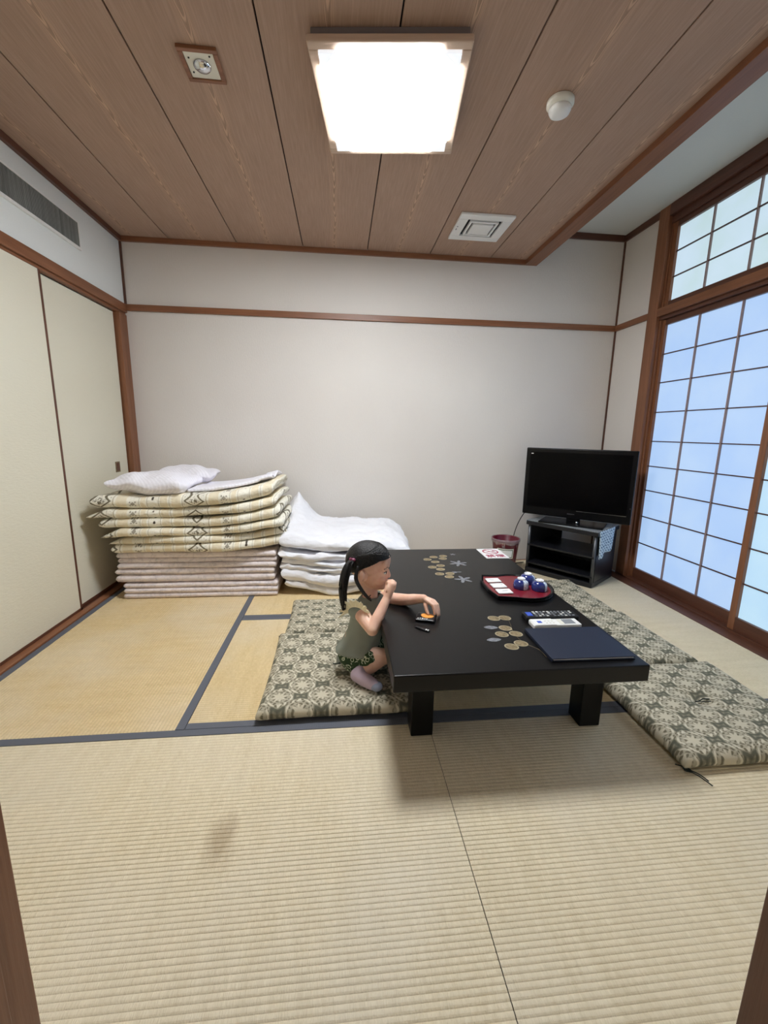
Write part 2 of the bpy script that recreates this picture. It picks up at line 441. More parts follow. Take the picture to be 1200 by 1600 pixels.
def remesh(name, bm, m, voxel, it=4, parent=None, label=None, disp=None):
    o = obj('tmp', bm, m); r = o.modifiers.new('r', 'REMESH'); r.mode = 'VOXEL'; r.voxel_size = voxel
    if it: s = o.modifiers.new('s', 'SMOOTH'); s.factor = .5; s.iterations = it
    bpy.context.view_layer.update()
    me = bpy.data.meshes.new_from_object(o.evaluated_get(bpy.context.evaluated_depsgraph_get()))
    bpy.data.objects.remove(o)
    if disp:
        for v in me.vertices: v.co = disp(v.co)
    if not me.materials: me.materials.append(M[m])
    me.name = name; me.polygons.foreach_set('use_smooth', [True] * len(me.polygons))
    n = bpy.data.objects.new(name, me); C.objects.link(n)
    if parent: n.parent = parent; n.matrix_parent_inverse = Matrix.Translation(parent.location).inverted()
    if label: n['label'] = label
    return n

# ------------------------------------------------------------------ room shell
W, HC_, HW = 3.6, 2.293, 2.50
YF = -2.82
struct('wall_back', NB(-.12, W + .12, 0, .12, 0, 2.6), 'wall')
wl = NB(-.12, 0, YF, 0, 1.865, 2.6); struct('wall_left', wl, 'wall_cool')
struct('wall_left_closet', NB(-.30, -.12, YF, 0, 0, 2.6), 'wall')          # back of the closet behind the sliding doors
bm = NB(W, W + .12, -.37, 0, 0, 2.6); box(bm, W, W + .12, YF, -2.25, 0, 2.6); struct('wall_right', bm, 'wall')
# front wall with the doorway the camera looks through, and the small vestibule behind it
bm = NB(-.12, 1.02, YF - .10, YF, 0, 2.6); box(bm, 2.17, W + .12, YF - .10, YF, 0, 2.6); box(bm, 1.02, 2.17, YF - .10, YF, 1.95, 2.6)
struct('wall_front', bm, 'wall')
bm = NB(.6, 2.9, -4.0, -3.9, 0, 2.3); box(bm, .5, .6, -4.0, YF - .1, 0, 2.3); box(bm, 2.9, 3.0, -4.0, YF - .1, 0, 2.3); box(bm, .5, 3.0, -4.0, YF - .1, 2.3, 2.4)
struct('wall_vestibule', bm, 'wall')
dj = struct('door_frame')
obj('jamb', NB(1.03, 1.083, YF - .105, YF + .004, 0, 1.95), 'wood_z', dj, bevel=.002)
obj('jamb', NB(2.11, 2.163, YF - .105, YF + .004, 0, 1.95), 'dark_wood_z', dj, bevel=.002)
obj('jamb', NB(1.0835, 1.0865, YF - .105, YF - .036, 0.02, 1.9), 'wood_z', dj, bevel=.001)
obj('sill', NB(1.083, 2.11, YF - .105, YF + .0, 0, .012), 'wood_x', dj)
obj('head', NB(1.083, 2.11, YF - .105, YF + .004, 1.86, 1.95), 'wood_x', dj)

# floor: base slab, then each tatami mat with its cloth borders
fl = struct('floor', NB(-.12, W + .12, YF - .1, .0, -.10, -.045), 'gap')
struct('floor_vestibule', NB(.5, 3.0, -4.0, YF - .1, -.1, -.0), 'wood_y')
def tatami(x0, x1, y0, y1, along, borders, tm='tatami'):
    """along 'x' or 'y' = direction of the ribs; borders = edges with cloth"""
    L, Wd = (x1 - x0, y1 - y0) if along == 'x' else (y1 - y0, x1 - x0)
    g = .0009; L -= 2 * g; Wd -= 2 * g
    pitch, pts = .0125, 6
    nrow = int(Wd / pitch * pts); bm = bmesh.new(); rows = []
    for j in range(nrow + 1):
        y = -Wd / 2 + Wd * j / nrow; ph = (y / pitch) % 1.0
        z = -.0022 * (abs(2 * ph - 1) ** 4)
        rows.append([bm.verts.new((x, y, z)) for x in (-L / 2, -L / 6, L / 6, L / 2)])
    for a, b in zip(rows, rows[1:]):
        for i in range(3): bm.faces.new((a[i], a[i + 1], b[i + 1], b[i]))
    lo = [bm.verts.new(p) for p in ((-L / 2, -Wd / 2, -.045), (L / 2, -Wd / 2, -.045), (L / 2, Wd / 2, -.045), (-L / 2, Wd / 2, -.045))]
    bm.faces.new(lo[::-1]); bm.faces.new((rows[0][3], rows[0][2], rows[0][1], rows[0][0], lo[0], lo[1]))
    bm.faces.new((rows[-1][0], rows[-1][1], rows[-1][2], rows[-1][3], lo[2], lo[3]))
    o = obj('tatami_mat', bm, tm, fl)
    me = o.data
    o.location = ((x0 + x1) / 2, (y0 + y1) / 2, 0); o.rotation_euler = (0, 0, 0 if along == 'x' else PI / 2)
    hw = .032
    for e in borders:
        if e == 'n': b = (x0 + g, x1 - g, y1 - hw, y1 - g)
        if e == 's': b = (x0 + g, x1 - g, y0 + g, y0 + hw)
        if e == 'e': b = (x1 - hw, x1 - g, y0 + g, y1 - g)
        if e == 'w': b = (x0 + g, x0 + hw, y0 + g, y1 - g)
        h = obj('cloth_border', NB(*b, -.012, .0015), 'heri', bevel=.0008)
        h.parent = o; h.matrix_parent_inverse = (Matrix.Translation(o.location) @ o.rotation_euler.to_matrix().to_4x4()).inverted()
XA, X1, XS, XD, XE = .037, .923, 1.786, 2.655, 3.492
YM, YN = -1.904, -1.000
tatami(XA, X1, YM, -.02, 'y', 'ew', 'tatami_warm')
tatami(X1, XD, YM, YN, 'x', 'ns', 'tatami_warm')
tatami(X1, XD, YN, -.02, 'x', 'ns', 'tatami_warm')
tatami(XD, XE, YM, -.02, 'y', 'w')
tatami(XA, XS, YF, YM, 'x', 'n')
tatami(XS, XE, YF, YM, 'x', 'n')
obj('edge_board', NB(XA, XE, -.02, 0, -.045, .001), 'wood_x', fl)
# baseboards / sliding-door sills
bs = struct('baseboard_left'); 
obj('sill_board', NB(-.005, .036, YF, 0, -.045, .010), 'wood_y', bs, bevel=.0015); obj('sill_board', NB(-.10, -.005, YF, 0, -.045, .004), 'dark_wood_y', bs)
bs = struct('baseboard_right')
obj('sill_board', NB(XE, 3.575, -2.25, -.0, -.045, .003), 'dark_wood_y', bs, bevel=.001)
obj('sill_board', NB(3.575, 3.70, -2.25, -.37, -.045, .012), 'dark_wood_y', bs, bevel=.001)
obj('sill_board', NB(XE, W, YF, -2.25, -.045, .003), 'dark_wood_y', bs)

# ceiling: boards with open grooves, beam, higher white strip over the window
ce = struct('ceiling', NB(-.02, 2.86, YF, 0, HC_ + .012, HC_ + .06), 'gap')
edges = [0.0, .320, .768, 1.216, 1.664, 2.112, 2.560, 2.835]
for a, b in zip(edges, edges[1:]):
    mid = (a + b) / 2
    if a == 0.0: mid = b - .224
    if b == 2.835: mid = a + .224
    g = .0028
    o = obj('ceiling_board', NB(a - mid + (g if a else 0), b - mid - g, YF + .0, -.0, 0, .012), 'board', ce, bevel=.0015)
    o.location = (mid, 0, HC_)
struct('ceiling_window_side', NB(2.90, W + .12, YF, 0, HW, HW + .05), 'white_ceil')
struct('trim_1', NB(2.828, 2.92, YF, 0, 2.262, HW), 'wood_y', bevel=.002)              # beam between the two ceilings
struct('trim_2', NB(0, 2.828, -.022, 0, 2.262, HC_), 'wood_x', bevel=.002)
struct('trim_3', NB(0, .022, YF, -.022, 2.262, HC_), 'dark_wood_y', bevel=.002)
struct('trim_4', NB(2.92, W, -.018, 0, 2.458, HW), 'dark_wood_x', bevel=.002)
struct('trim_5', NB(W - .018, W, -.37, -.018, 2.458, HW), 'dark_wood_y', bevel=.002)
struct('trim_6', NB(.0, W - .012, -.016, 0, 1.829, 1.870), 'wood_x', bevel=.002)      # rail across the back wall
struct('trim_7', NB(W - .016, W, -.37, -.012, 1.829, 1.870), 'wood_y', bevel=.002)
struct('trim_8', NB(-.0, .013, -.013, 0, 1.870, 2.262), 'dark_wood_z', bevel=.001)
struct('trim_9', NB(W - .011, W, -.011, 0, .0, 2.458), 'dark_wood_z', bevel=.001)
struct('trim_10', NB(-.12, .004, -.105, 0, 0, 1.80), 'wood_z', bevel=.003)             # corner pillar
bm = NB(-.11, .010, YF, 0, 1.815, 1.870); box(bm, -.11, -.004, YF, 0, 1.800, 1.815); box(bm, -.12, -.03, YF, -.105, 1.79, 1.800)
struct('trim_11', bm, 'wood_y', bevel=.002)                                             # lintel over the sliding doors

# sliding fusuma doors on the left
def fusuma(n, y0, y1, x, far):
    d = struct('door_%d' % n)
    obj('door_panel', NB(x - .018, x, y0 + .012, y1 - .012, .018, 1.799), 'fusuma', d)
    obj('rail', NB(x - .019, x + .002, y0, y1, .006, .024), 'dark_wood_y', d, bevel=.001)
    obj('stile', NB(x - .019, x + .002, y0, y0 + .016, .006, 1.799), 'dark_wood_z', d, bevel=.001)
    obj('stile', NB(x - .019, x + .002, y1 - .016, y1, .006, 1.799), 'dark_wood_z', d, bevel=.001) if not far else None
    return d
d1 = fusuma(1, -.87, -.105, -.030, True)
d2 = fusuma(2, -1.74, -.845, -.006, False)
d3 = fusuma(3, YF, -1.72, -.030, False)
h = obj('door_handle', NB(-.031, -.027, -.282, -.226, .742, .812), 'gold', d1, bevel=.001, label='recessed brown finger pull with a metal rim')
obj('recess', NB(-.028, -.0262, -.274, -.234, .750, .804), 'dark_wood_z', h)

# shoji side: pillar, frame, ranma and sliding leaves
struct('trim_12', NB(W - .022, W + .12, -.462, -.37, 0, HW), 'wood_z', bevel=.003)
wn = struct('window_frame')
obj('head_beam', NB(W - .022, W + .12, -2.25, -.462, 2.43, HW), 'dark_wood_y', wn, bevel=.002)
obj('head_rail', NB(W + .0, W + .10, -2.25, -.462, 2.385, 2.43), 'dark_wood_y', wn, bevel=.002)
obj('lintel', NB(W - .022, W + .12, -2.25, -.462, 1.822, 1.872), 'wood_y', wn, bevel=.002)
obj('lintel_rail', NB(W + .0, W + .10, -2.25, -.462, 1.80, 1.822), 'dark_wood_y', wn, bevel=.002)
obj('reveal', NB(W + .004, W + .10, -.475, -.462, 0.01, 2.40), 'wood_z', wn, bevel=.002)
obj('pillar', NB(W - .022, W + .12, -2.34, -2.25, 0, HW), 'dark_wood_z', wn, bevel=.002)
def leaf(name, x, y0, y1, z0, z1, rail_b, rail_t, sl, sr, vb, hb, pm, kind='wood_y'):
    """x = room-side face of the frame"""
    w = struct(name)
    ya, yb, za, zb = y0 + sl, y1 - sr, z0 + rail_b, z1 - rail_t
    obj('window_rail', NB(x, x + .03, y0, y1, z0, za), 'dark_wood_y', w, bevel=.0015)
    obj('window_rail', NB(x, x + .03, y0, y1, zb, z1), 'dark_wood_y', w, bevel=.0015)
    obj('stile', NB(x - .0015, x + .03, y1 - sr, y1, z0, z1), 'wood_z', w, bevel=.0015)
    obj('stile', NB(x - .0015, x + .03, y0, y0 + sl, z0, z1), 'wood_z', w, bevel=.0015)
    for y in vb: obj('lattice_bar', NB(x + .006, x + .017, y - .0042, y + .0042, za, zb), 'kumiko', w)
    for z in hb: obj('lattice_bar', NB(x + .008, x + .016, ya, yb, z - .0034, z + .0034), 'kumiko_h', w)
    ys = [ya] + sorted(vb) + [yb]; zs = [za] + sorted(hb) + [zb]
    for a, b in zip(ys, ys[1:]):
        for c, d in zip(zs, zs[1:]):
            obj('pane', NB(x + .0172, x + .0186, a + .0002, b - .0002, c + .0002, d - .0002), pm, w)
hb = [.275, .470, .660, .831, 1.003, 1.199, 1.395, 1.580]
leaf('window_1', 3.622, -1.352, -.4752, .012, 1.80, .073, .035, .033, .024, [-.763, -1.046], hb, 'paper')
leaf('window_2', 3.588, -2.20, -1.318, .012, 1.80, .073, .035, .033, .036, [-1.634, -1.905], hb, 'paper_near')
leaf('window_3', 3.612, -2.25, -.4752, 1.872, 2.385, .038, .033, .03, .034, [-.772, -1.05, -1.325, -1.60, -1.875], [2.056, 2.208], 'paper_top')

# ventilation grille on the left wall
t = thing('ventilation_grille', 'long grey slatted ventilation grille high on the left wall', 'vent', (0, -.49, 2.03))
bm = NB(0, .012, -1.72, -.478, 2.022, 2.036); box(bm, 0, .008, -1.72, -.478, 2.165, 2.172); box(bm, 0, .008, -.485, -.478, 2.036, 2.165); box(bm, 0, .008, -1.72, -1.713, 2.036, 2.165)
obj('frame', bm, 'white_pl', t, bevel=.0015)
obj('backing', NB(.0005, .002, -1.713, -.485, 2.036, 2.165), 'grille', t)
bm = bmesh.new(); y = -1.71
while y < -.488: box(bm, .002, .0045, y, y + .0022, 2.036, 2.165); y += .0062
obj('slats', bm, 'grille', t, kind='stuff')

# ceiling lamp
t = thing('ceiling_lamp', 'square lit ceiling lamp with a pale wooden frame', 'lamp', (1.664, -1.432, 2.293), math.radians(-7.0))
w2, d2_, rw = .265, .274, .033
obj('housing', NB(-w2 + .012, w2 - .012, -d2_ + .012, d2_ - .012, -.026, -.0), 'housing', t, local=True, bevel=.003)
for (a, b, c, d_) in ((-w2, w2, -d2_, -d2_ + rw), (-w2, w2, d2_ - rw, d2_), (-w2, -w2 + rw, -d2_ + rw, d2_ - rw), (w2 - rw, w2, -d2_ + rw, d2_ - rw)):
    obj('frame_rail', NB(a, b, c, d_, -.048, -.026), 'lamp_wood', t, local=True, bevel=.004)
k = .060; a, b = w2 - rw, d2_ - rw
bm = bmesh.new(); prism(bm, [(-a + k, -b), (a - k, -b), (a, -b + k), (a, b - k), (a - k, b), (-a + k, b), (-a, b - k), (-a, -b + k)], -.056, -.030)
df = obj('diffuser', bm, 'lit', t, local=True)
for sx in (-1, 1):
    for sy in (-1, 1):
        bm = bmesh.new(); prism(bm, [(sx * a, sy * b), (sx * (a - k), sy * b), (sx * a, sy * (b - k))], -.0558, -.0302)
        obj('diffuser_corner', bm, 'dimlit', t, local=True)

# emergency light
t = thing('emergency_light', 'small square recessed light in a wooden frame on the ceiling', 'light', (.996, -1.478, HC_))
bm = NB(-.066, .066, -.072, -.056, -.012, 0); box(bm, -.066, .066, .056, .072, -.012, 0); box(bm, -.066, -.050, -.056, .056, -.012, 0); box(bm, .050, .066, -.056, .056, -.012, 0)
obj('frame', bm, 'wood_x', t, local=True, bevel=.002)
obj('face_plate', NB(-.050, .050, -.056, .056, -.008, -.001), 'ivory', t, local=True, bevel=.002)
bm = bmesh.new(); lathe(bm, [(.030, -.008), (.030, -.011), (.026, -.016), (.014, -.022), (.004, -.024)], (0, 0, 0)); obj('lens', bm, 'chrome', t, smooth=True, local=True)
bm = bmesh.new(); bm.free()
for sx, sy in ((-.036, -.03), (-.038, .03), (.036, -.042)):
    bm = bmesh.new(); lathe(bm, [(.003, -.008), (.003, -.010)], (sx, sy, 0), 8); obj('screw', bm, 'black', t, local=True)
# smoke detector
t = thing('smoke_detector', 'round white smoke detector on the ceiling beside the lamp', 'smoke detector', (2.312, -1.475, HC_))
bm = bmesh.new(); lathe(bm, [(.047, 0), (.050, -.004), (.050, -.018), (.043, -.024), (.040, -.026)]); obj('base', bm, 'ivory', t, smooth=True, local=True)
bm = bmesh.new(); lathe(bm, [(.038, -.026), (.041, -.030), (.041, -.036), (.036, -.046), (.026, -.051), (.010, -.053)]); obj('sensor_cover', bm, 'white_pl', t, smooth=True, local=True)
# ceiling vent
t = thing('ceiling_vent', 'square white ceiling vent with dark slots near the back wall', 'vent', (2.335, -.462, HC_))
w = .163
bm = bmesh.new()
for a, b, c, d_ in ((-w, w, -w, -.105), (-w, w, .105, w), (-w, -.105, -.105, .105), (.105, w, -.105, .105)): box(bm, a, b, c, d_, -.014, 0)
obj('frame', bm, 'white_pl', t, local=True, bevel=.003)
obj('duct', NB(-.105, .105, -.105, .105, -.002, .0), 'black', t, local=True)
bm = bmesh.new()
for a, b, c, d_ in ((-.088, .088, -.088, -.075), (-.088, .088, .075, .088), (-.088, -.075, -.075, .075), (.075, .088, -.075, .075)): box(bm, a, b, c, d_, -.017, -.003)
obj('louvre_ring', bm, 'white_pl', t, local=True, bevel=.002)
obj('louvre_plate', NB(-.064, .064, -.064, .064, -.020, -.003), 'white_pl', t, local=True, bevel=.003)
bm = NB(-.15, -.143, -.02, -.008, -.0145, -.0139); box(bm, -.15, -.143, .01, .03, -.0145, -.0139); obj('mark', bm, 'grey_print', t, local=True)

# ------------------------------------------------------------------ futon stack on the left
def lift(k, x0=.50, p=2.):
    return lambda x: k * max(0., (x - x0) / .55) ** p
def mattress(zs, x0, x1, label, seed):
    bm = bmesh.new()
    for i, (a, b) in enumerate(zip(zs, zs[1:])):
        jx = random.uniform(-.006, .006)
        puff(bm, (x0 + x1) / 2 + jx, -.385 + random.uniform(-.005, .005), (a + b) / 2, x1 - x0, .60, (b - a) * .97, r=(b - a) * .55, amp=.0035, fr=5, seed=seed + i, nx=48, ny=20)
    n = len(zs) - 1
    for i in range(n - 1):     # the folds that join the layers at alternate ends
        x = x1 - .012 if i % 2 else x0 + .012
        tube(bm, [(x, -.62, zs[i + 1]), (x, -.15, zs[i + 1])], .010, 8)
    o = obj('mattress', bm, 'mattress', smooth=True); tag(o, label, 'mattress', 'pink mattresses folded at the bottom of the bedding stack')
mattress([.001, .034, .067, .099], .145, 1.072, 'pale pink folded mattress lying on the tatami at the bottom of the stack', 1)
mattress([.101, .153, .190], .112, 1.060, 'pale pink folded mattress in the middle of the three mattresses', 4)
mattress([.192, .228, .257, .296], .128, 1.072, 'pale pink folded mattress directly under the patterned quilts', 8)
def quilt(layers, label, seed):
    bm = bmesh.new()
    for i, (x0, x1, z0, z1, k, y0, tip) in enumerate(layers):
        y1 = -.10; L = lift(k)
        def f(p, u, v, L=L, x0=x0, x1=x1, tip=tip, z0=z0, z1=z1):
            z = p.z + L(p.x) + .004 * math.sin(p.x * 9 + seed)
            s = max(0., -u - .80) / .20
            if tip: z = (z - (z0 + .3 * (z1 - z0))) * (1 - .75 * s) + z0 + .3 * (z1 - z0) - .012 * s; 
            y = p.y + .014 * math.sin(p.x * 7 + seed * 2 + i) + max(0., u - .55) * .10
            return (p.x, y, z - max(0., p.y + .35) * .05)
        puff(bm, (x0 + x1) / 2, (y0 + y1) / 2, (z0 + z1) / 2, x1 - x0, y1 - y0, (z1 - z0) * .96, r=(z1 - z0) * .62, amp=.007, fr=6, seed=seed + i, nx=60, ny=26, f=f)
    o = obj('quilt', bm, 'quilt', smooth=True); tag(o, label, 'quilt', 'patterned quilts folded in the bedding stack')
    return o
quilt([(.120, 1.13, .300, .358, .030, -.735, 0), (.105, 1.12, .358, .402, .034, -.73, 1)], 'cream patterned quilt lying on the pink mattresses', 3)
quilt([(.085, 1.125, .404, .456, .040, -.745, 1), (.080, 1.105, .458, .518, .050, -.74, 0)], 'cream patterned quilt in the middle of the three quilts', 11)
quilt([(.020, 1.085, .521, .574, .068, -.745, 1), (.050, 1.070, .576, .652, .082, -.75, 0)], 'cream patterned quilt on top, under the white pillows', 21)
# folded sheet and pillows on top
bm = bmesh.new()
def f(p, u, v): return (p.x, p.y + .02 * u, p.z + .085 * max(0., (p.x - .50) / .55) ** 2 - max(0., p.y + .35) * .05 + .010 * (u > .7) * math.sin(v * 5))
puff(bm, .795, -.40, .668, .50, .44, .022, amp=.004, seed=31, nx=30, ny=18, f=f)
tag(obj('folded_sheet', bm, 'satin', smooth=True), 'flat folded white sheet on the right end of the top quilt', 'sheet')
def pil(cx, cy, cz, w, d, h, rot, seed, label, slope):
    bm = bmesh.new()
    def f(p, u, v):
        q = Vector((p.x, p.y, 0)); q.rotate(Matrix.Rotation(rot, 3, 'Z').to_euler())
        c = (abs(u) * abs(v)) ** 3
        return (q.x, q.y, p.z + slope * u * .5 + .004 * c + .006 * math.sin(u * 6 + v * 3))
    puff(bm, 0, 0, 0, w, d, h, r=h * 1.3, amp=.012, fr=9, seed=seed, nx=40, ny=30, crown=.35, pinch=.03, f=f)
    o = obj('pillow', bm, 'satin', smooth=True); o.location = (cx, cy, cz); return tag(o, label, 'pillow', 'white pillows on the bedding stack')
pil(.342, -.565, .708, .43, .34, .105, -.06, 41, 'white pillow at the front left of the bedding stack', -.02)
pil(.42, -.275, .728, .38, .30, .095, .05, 47, 'white pillow lying behind the front pillow on the stack', .0)

# ------------------------------------------------------------------ white duvets
def duvet(layers, label, seed, corner=0):
    bm = bmesh.new()
    for i, (x0, x1, z0, z1, y0, k0, k1, rr) in enumerate(layers):
        def f(p, u, v, x0=x0, x1=x1, k0=k0, k1=k1, z0=z0, z1=z1):
            t = (p.x - x0) / (x1 - x0)
            z = p.z + k0 * max(0., 1 - t * 2.2) ** 1.5 + k1 * (v + 1) / 2 + .005 * math.sin(p.x * 13 + seed) * (1 if p.y < -.5 else .4)
            if corner: # the pulled-up back left corner of the top duvet
                s = max(0., 1 - math.hypot((p.x - 1.165) / .16, (p.y + .16) / .24)); z += .17 * s ** 1.4 * (1 if p.z > .30 else .6)
                z -= .06 * max(0., (p.x - 1.70) / .25) ** 2
            q = Vector((p.x * 5 + p.y * 2 + seed, p.y * 8 - p.x * 3, seed * .7)); rd = 1 - abs(noise.noise(q)) * 2.4
            q2 = Vector((p.x * 11 - p.y * 5 + seed, p.y * 15 + p.x * 4, seed + 3.)); rd2 = 1 - abs(noise.noise(q2)) * 2.4
            z += (.015 * max(0., rd) ** 2 + .009 * max(0., rd2) ** 2 - .008) * (1 if p.z > (z0 + z1) / 2 else .3)
            return (p.x, p.y + .012 * math.sin(p.x * 10 + seed * 1.7) - .008 * max(0., rd) ** 2, z)
        puff(bm, (x0 + x1) / 2, (y0 - .09) / 2, (z0 + z1) / 2, x1 - x0, -.09 - y0, (z1 - z0) * .97, r=(z1 - z0) * rr, amp=.011, fr=6, seed=seed + i, nx=100, ny=54, f=f)
    o = obj('duvet', bm, 'cotton', smooth=True); return tag(o, label, 'duvet', 'white duvets stacked beside the patterned bedding')
duvet([(1.12, 1.86, .003, .062, -.700, .050, 0, .8), (1.100, 1.87, .058, .142, -.715, .042, 0, .6)], 'thick white folded duvet on the tatami at the bottom of the white stack', 5)
duvet([(1.088, 1.88, .146, .178, -.700, .036, 0, .6), (1.105, 1.88, .176, .213, -.70, .05, 0, .6)], 'white folded duvet just above the lowest white duvet', 9)
duvet([(1.082, 1.89, .218, .262, -.700, .040, 0, .6)], 'thin white folded duvet right under the rumpled top one', 14)
duvet([(1.095, 1.935, .268, .350, -.690, .045, .048, .85)], 'rumpled white duvet on top with one corner sticking up', 19, corner=1)

# ------------------------------------------------------------------ floor cushions
def zabuton_bm(seed, w=.57, d=.57, h=.062):
    bm = bmesh.new()
    def f(p, u, v):
        r = math.hypot(p.x, p.y); z = p.z
        if p.z > 0: z -= .022 * math.exp(-(r / .045) ** 2)
        z -= (.012 if p.z > 0 else 0) * math.exp(-((abs(p.x * .8 + p.y * .6)) / .012) ** 2) * (r < .17) * (1 - r / .17)
        return (p.x, p.y, max(z, -.0305))
    puff(bm, 0, 0, 0, w, d, h, r=.045, amp=.004, fr=5, seed=seed, nx=44, ny=44, crown=.22, pinch=.02, f=f); return bm
proto = None; n = 0
def zabuton(x, y, z, rz, label, sx=1., sy=1., tilt=(0, 0), ties=()):
    global n; n += 1
    t = thing('floor_cushion', label, 'floor cushion', (x, y, z), rz, 'patterned floor cushions around the low table')
    t.rotation_euler = (tilt[0], tilt[1], rz); t.scale = (sx, sy, 1)
    obj('cushion_cover', zabuton_bm(n * 3), 'zab', t, smooth=True, local=True)
    bm = bmesh.new(); tube(bm, spline([(-.018, -.006, .024), (0, 0, .020), (.02, .004, .026), (.040, -.004, .030)], 4), .0022, 6); tube(bm, spline([(0, 0, .020), (.014, -.012, .026), (.034, -.018, .030)], 4), .0018, 6)
    obj('centre_tie', bm, 'cord', t, smooth=True, local=True)
    for cx, cy, ang in ties:
        bm = bmesh.new(); d = Vector((math.cos(ang), math.sin(ang), 0)); e = Vector((-d.y, d.x, 0)); c = Vector((cx, cy, -.018))
        tube(bm, spline([c - d * .02, c + d * .012 + e * .010, c + d * .026, c + d * .010 - e * .008, c + d * .004], 5), .0020, 6)
        tube(bm, spline([c, c + d * .04 + e * .006, c + d * .070 + e * .002 + Vector((0, 0, -.006))], 5), .0018, 6); tube(bm, spline([c, c + d * .045 - e * .004, c + d * .082 - e * .010 + Vector((0, 0, -.007))], 5), .0018, 6)
        obj('corner_tie', bm, 'cord', t, smooth=True, local=True)
    return t
H = .285
zabuton(1.455, -1.60, .032, .0, 'patterned floor cushion the child kneels on, nearest left of the table', 1.01, 1.06, ties=((-.27, .27, 1.9), (.27, -.28, -1.2)))
tc = zabuton(1.468, -1.090, .030, .0, 'patterned floor cushion behind the kneeling child, by the white duvets', .98, .72)
zabuton(2.825, -1.965, .031, .0, 'patterned floor cushion nearest the camera on the right of the table', 1.0, .95, ties=((-.282, -.27, -.9),))
zabuton(2.79, -1.43, .033, .0, 'patterned floor cushion in the middle of the three on the window side', 1.0, .93)
zabuton(2.765, -.905, .033, .0, 'patterned floor cushion farthest back on the window side, near the television stand', 1.0, .93, ties=((.28, -.27, .3),))

# ------------------------------------------------------------------ low table
TZ = .335
t = thing('low_table', 'low black lacquered table with gold and silver flower inlay', 'table', (2.03, -1.49, 0))
obj('tabletop', NB(1.625, 2.437, -2.16, -.82, .279, TZ), 'lacquer', t, bevel=.004, seg=3)
bm = NB(1.70, 2.40, -1.98, -1.0, .235, .279); obj('apron', bm, 'lacquer', t, bevel=.002)
for x in (1.712, 2.330):
    for y in (-2.0, -1.06): obj('leg', NB(x, x + .077, y, y + .077, 0, .2785), 'lacquer', t, bevel=.003)
def disc(x, y, r, el=.85, rot=0., m1='gold'):
    bm = bmesh.new(); n = 20
    prism(bm, [(x + r * math.cos(a) * math.cos(rot) - r * el * math.sin(a) * math.sin(rot), y + r * math.cos(a) * math.sin(rot) + r * el * math.sin(a) * math.cos(rot)) for a in [2 * PI * i / n for i in range(n)]], TZ, TZ + .0004)
    o = obj('inlay_disc', bm, 'gold_rim', t); bm = bmesh.new()
    prism(bm, [(x + .82 * (r * math.cos(a) * math.cos(rot) - r * el * math.sin(a) * math.sin(rot)), y + .82 * (r * math.cos(a) * math.sin(rot) + r * el * math.sin(a) * math.cos(rot))) for a in [2 * PI * i / n for i in range(n)]], TZ + .0004, TZ + .0006)
    obj('disc_face', bm, m1, o)
for x, y in [(1.958, -1.031), (2.002, -.987), (2.062, -.971), (2.049, -1.018), (1.992, -1.077), (2.006, -1.144), (1.956, -1.167), (1.992, -1.204), (1.97, -1.276), (2.024, -1.274), (2.009, -1.321)]: disc(x, y, .0235, .92, .3)
for x, y in [(2.062, -1.799), (2.106, -1.798), (2.075, -1.882), (2.044, -1.928), (2.096, -1.928), (2.044, -2.016), (2.085, -1.997)]: disc(x, y, .0240, .86, -.35)
for x, y, r in [(2.023, -1.874, -.12), (2.001, -1.966, .05)]:
    bm = bmesh.new(); L = .026; pts = [(L * math.cos(a), .55 * L * math.sin(a) * (1 - .35 * abs(math.cos(a)))) for a in [2 * PI * i / 18 for i in range(18)]]
    prism(bm, [(x + p[0] * math.cos(r) - p[1] * math.sin(r), y + p[0] * math.sin(r) + p[1] * math.cos(r)) for p in pts], TZ, TZ + .0005); obj('inlay_leaf', bm, 'silver', t)
def flower(x, y, r, pet, rot, m_='silver', sx=1., sy=1.):
    bm = bmesh.new(); n = pet * 8
    prism(bm, [(x + sx * r * (.62 + .38 * math.cos(pet * a)) * math.cos(a + rot), y + sy * r * (.62 + .38 * math.cos(pet * a)) * math.sin(a + rot)) for a in [2 * PI * i / n for i in range(n)]], TZ, TZ + .0005); obj('inlay_flower', bm, m_, t)
flower(2.114, -1.109, .052, 6, .2); flower(2.128, -.939, .018, 5, .1); flower(2.069, -1.361, .045, 5, .5, 'silver', 1.0, 1.15); flower(2.061, -1.254, .030, 3, .1, 'silver', 1., .5)
bm = bmesh.new(); tube(bm, [(p.x, p.y, TZ + .0001) for p in spline([(2.118, -1.80, 0), (2.105, -1.86, 0), (2.09, -1.93, 0), (2.10, -2.00, 0), (2.128, -2.04, 0), (2.13, -2.09, 0)], 5)], .0006, 4); obj('inlay_stem', bm, 'gold', t)

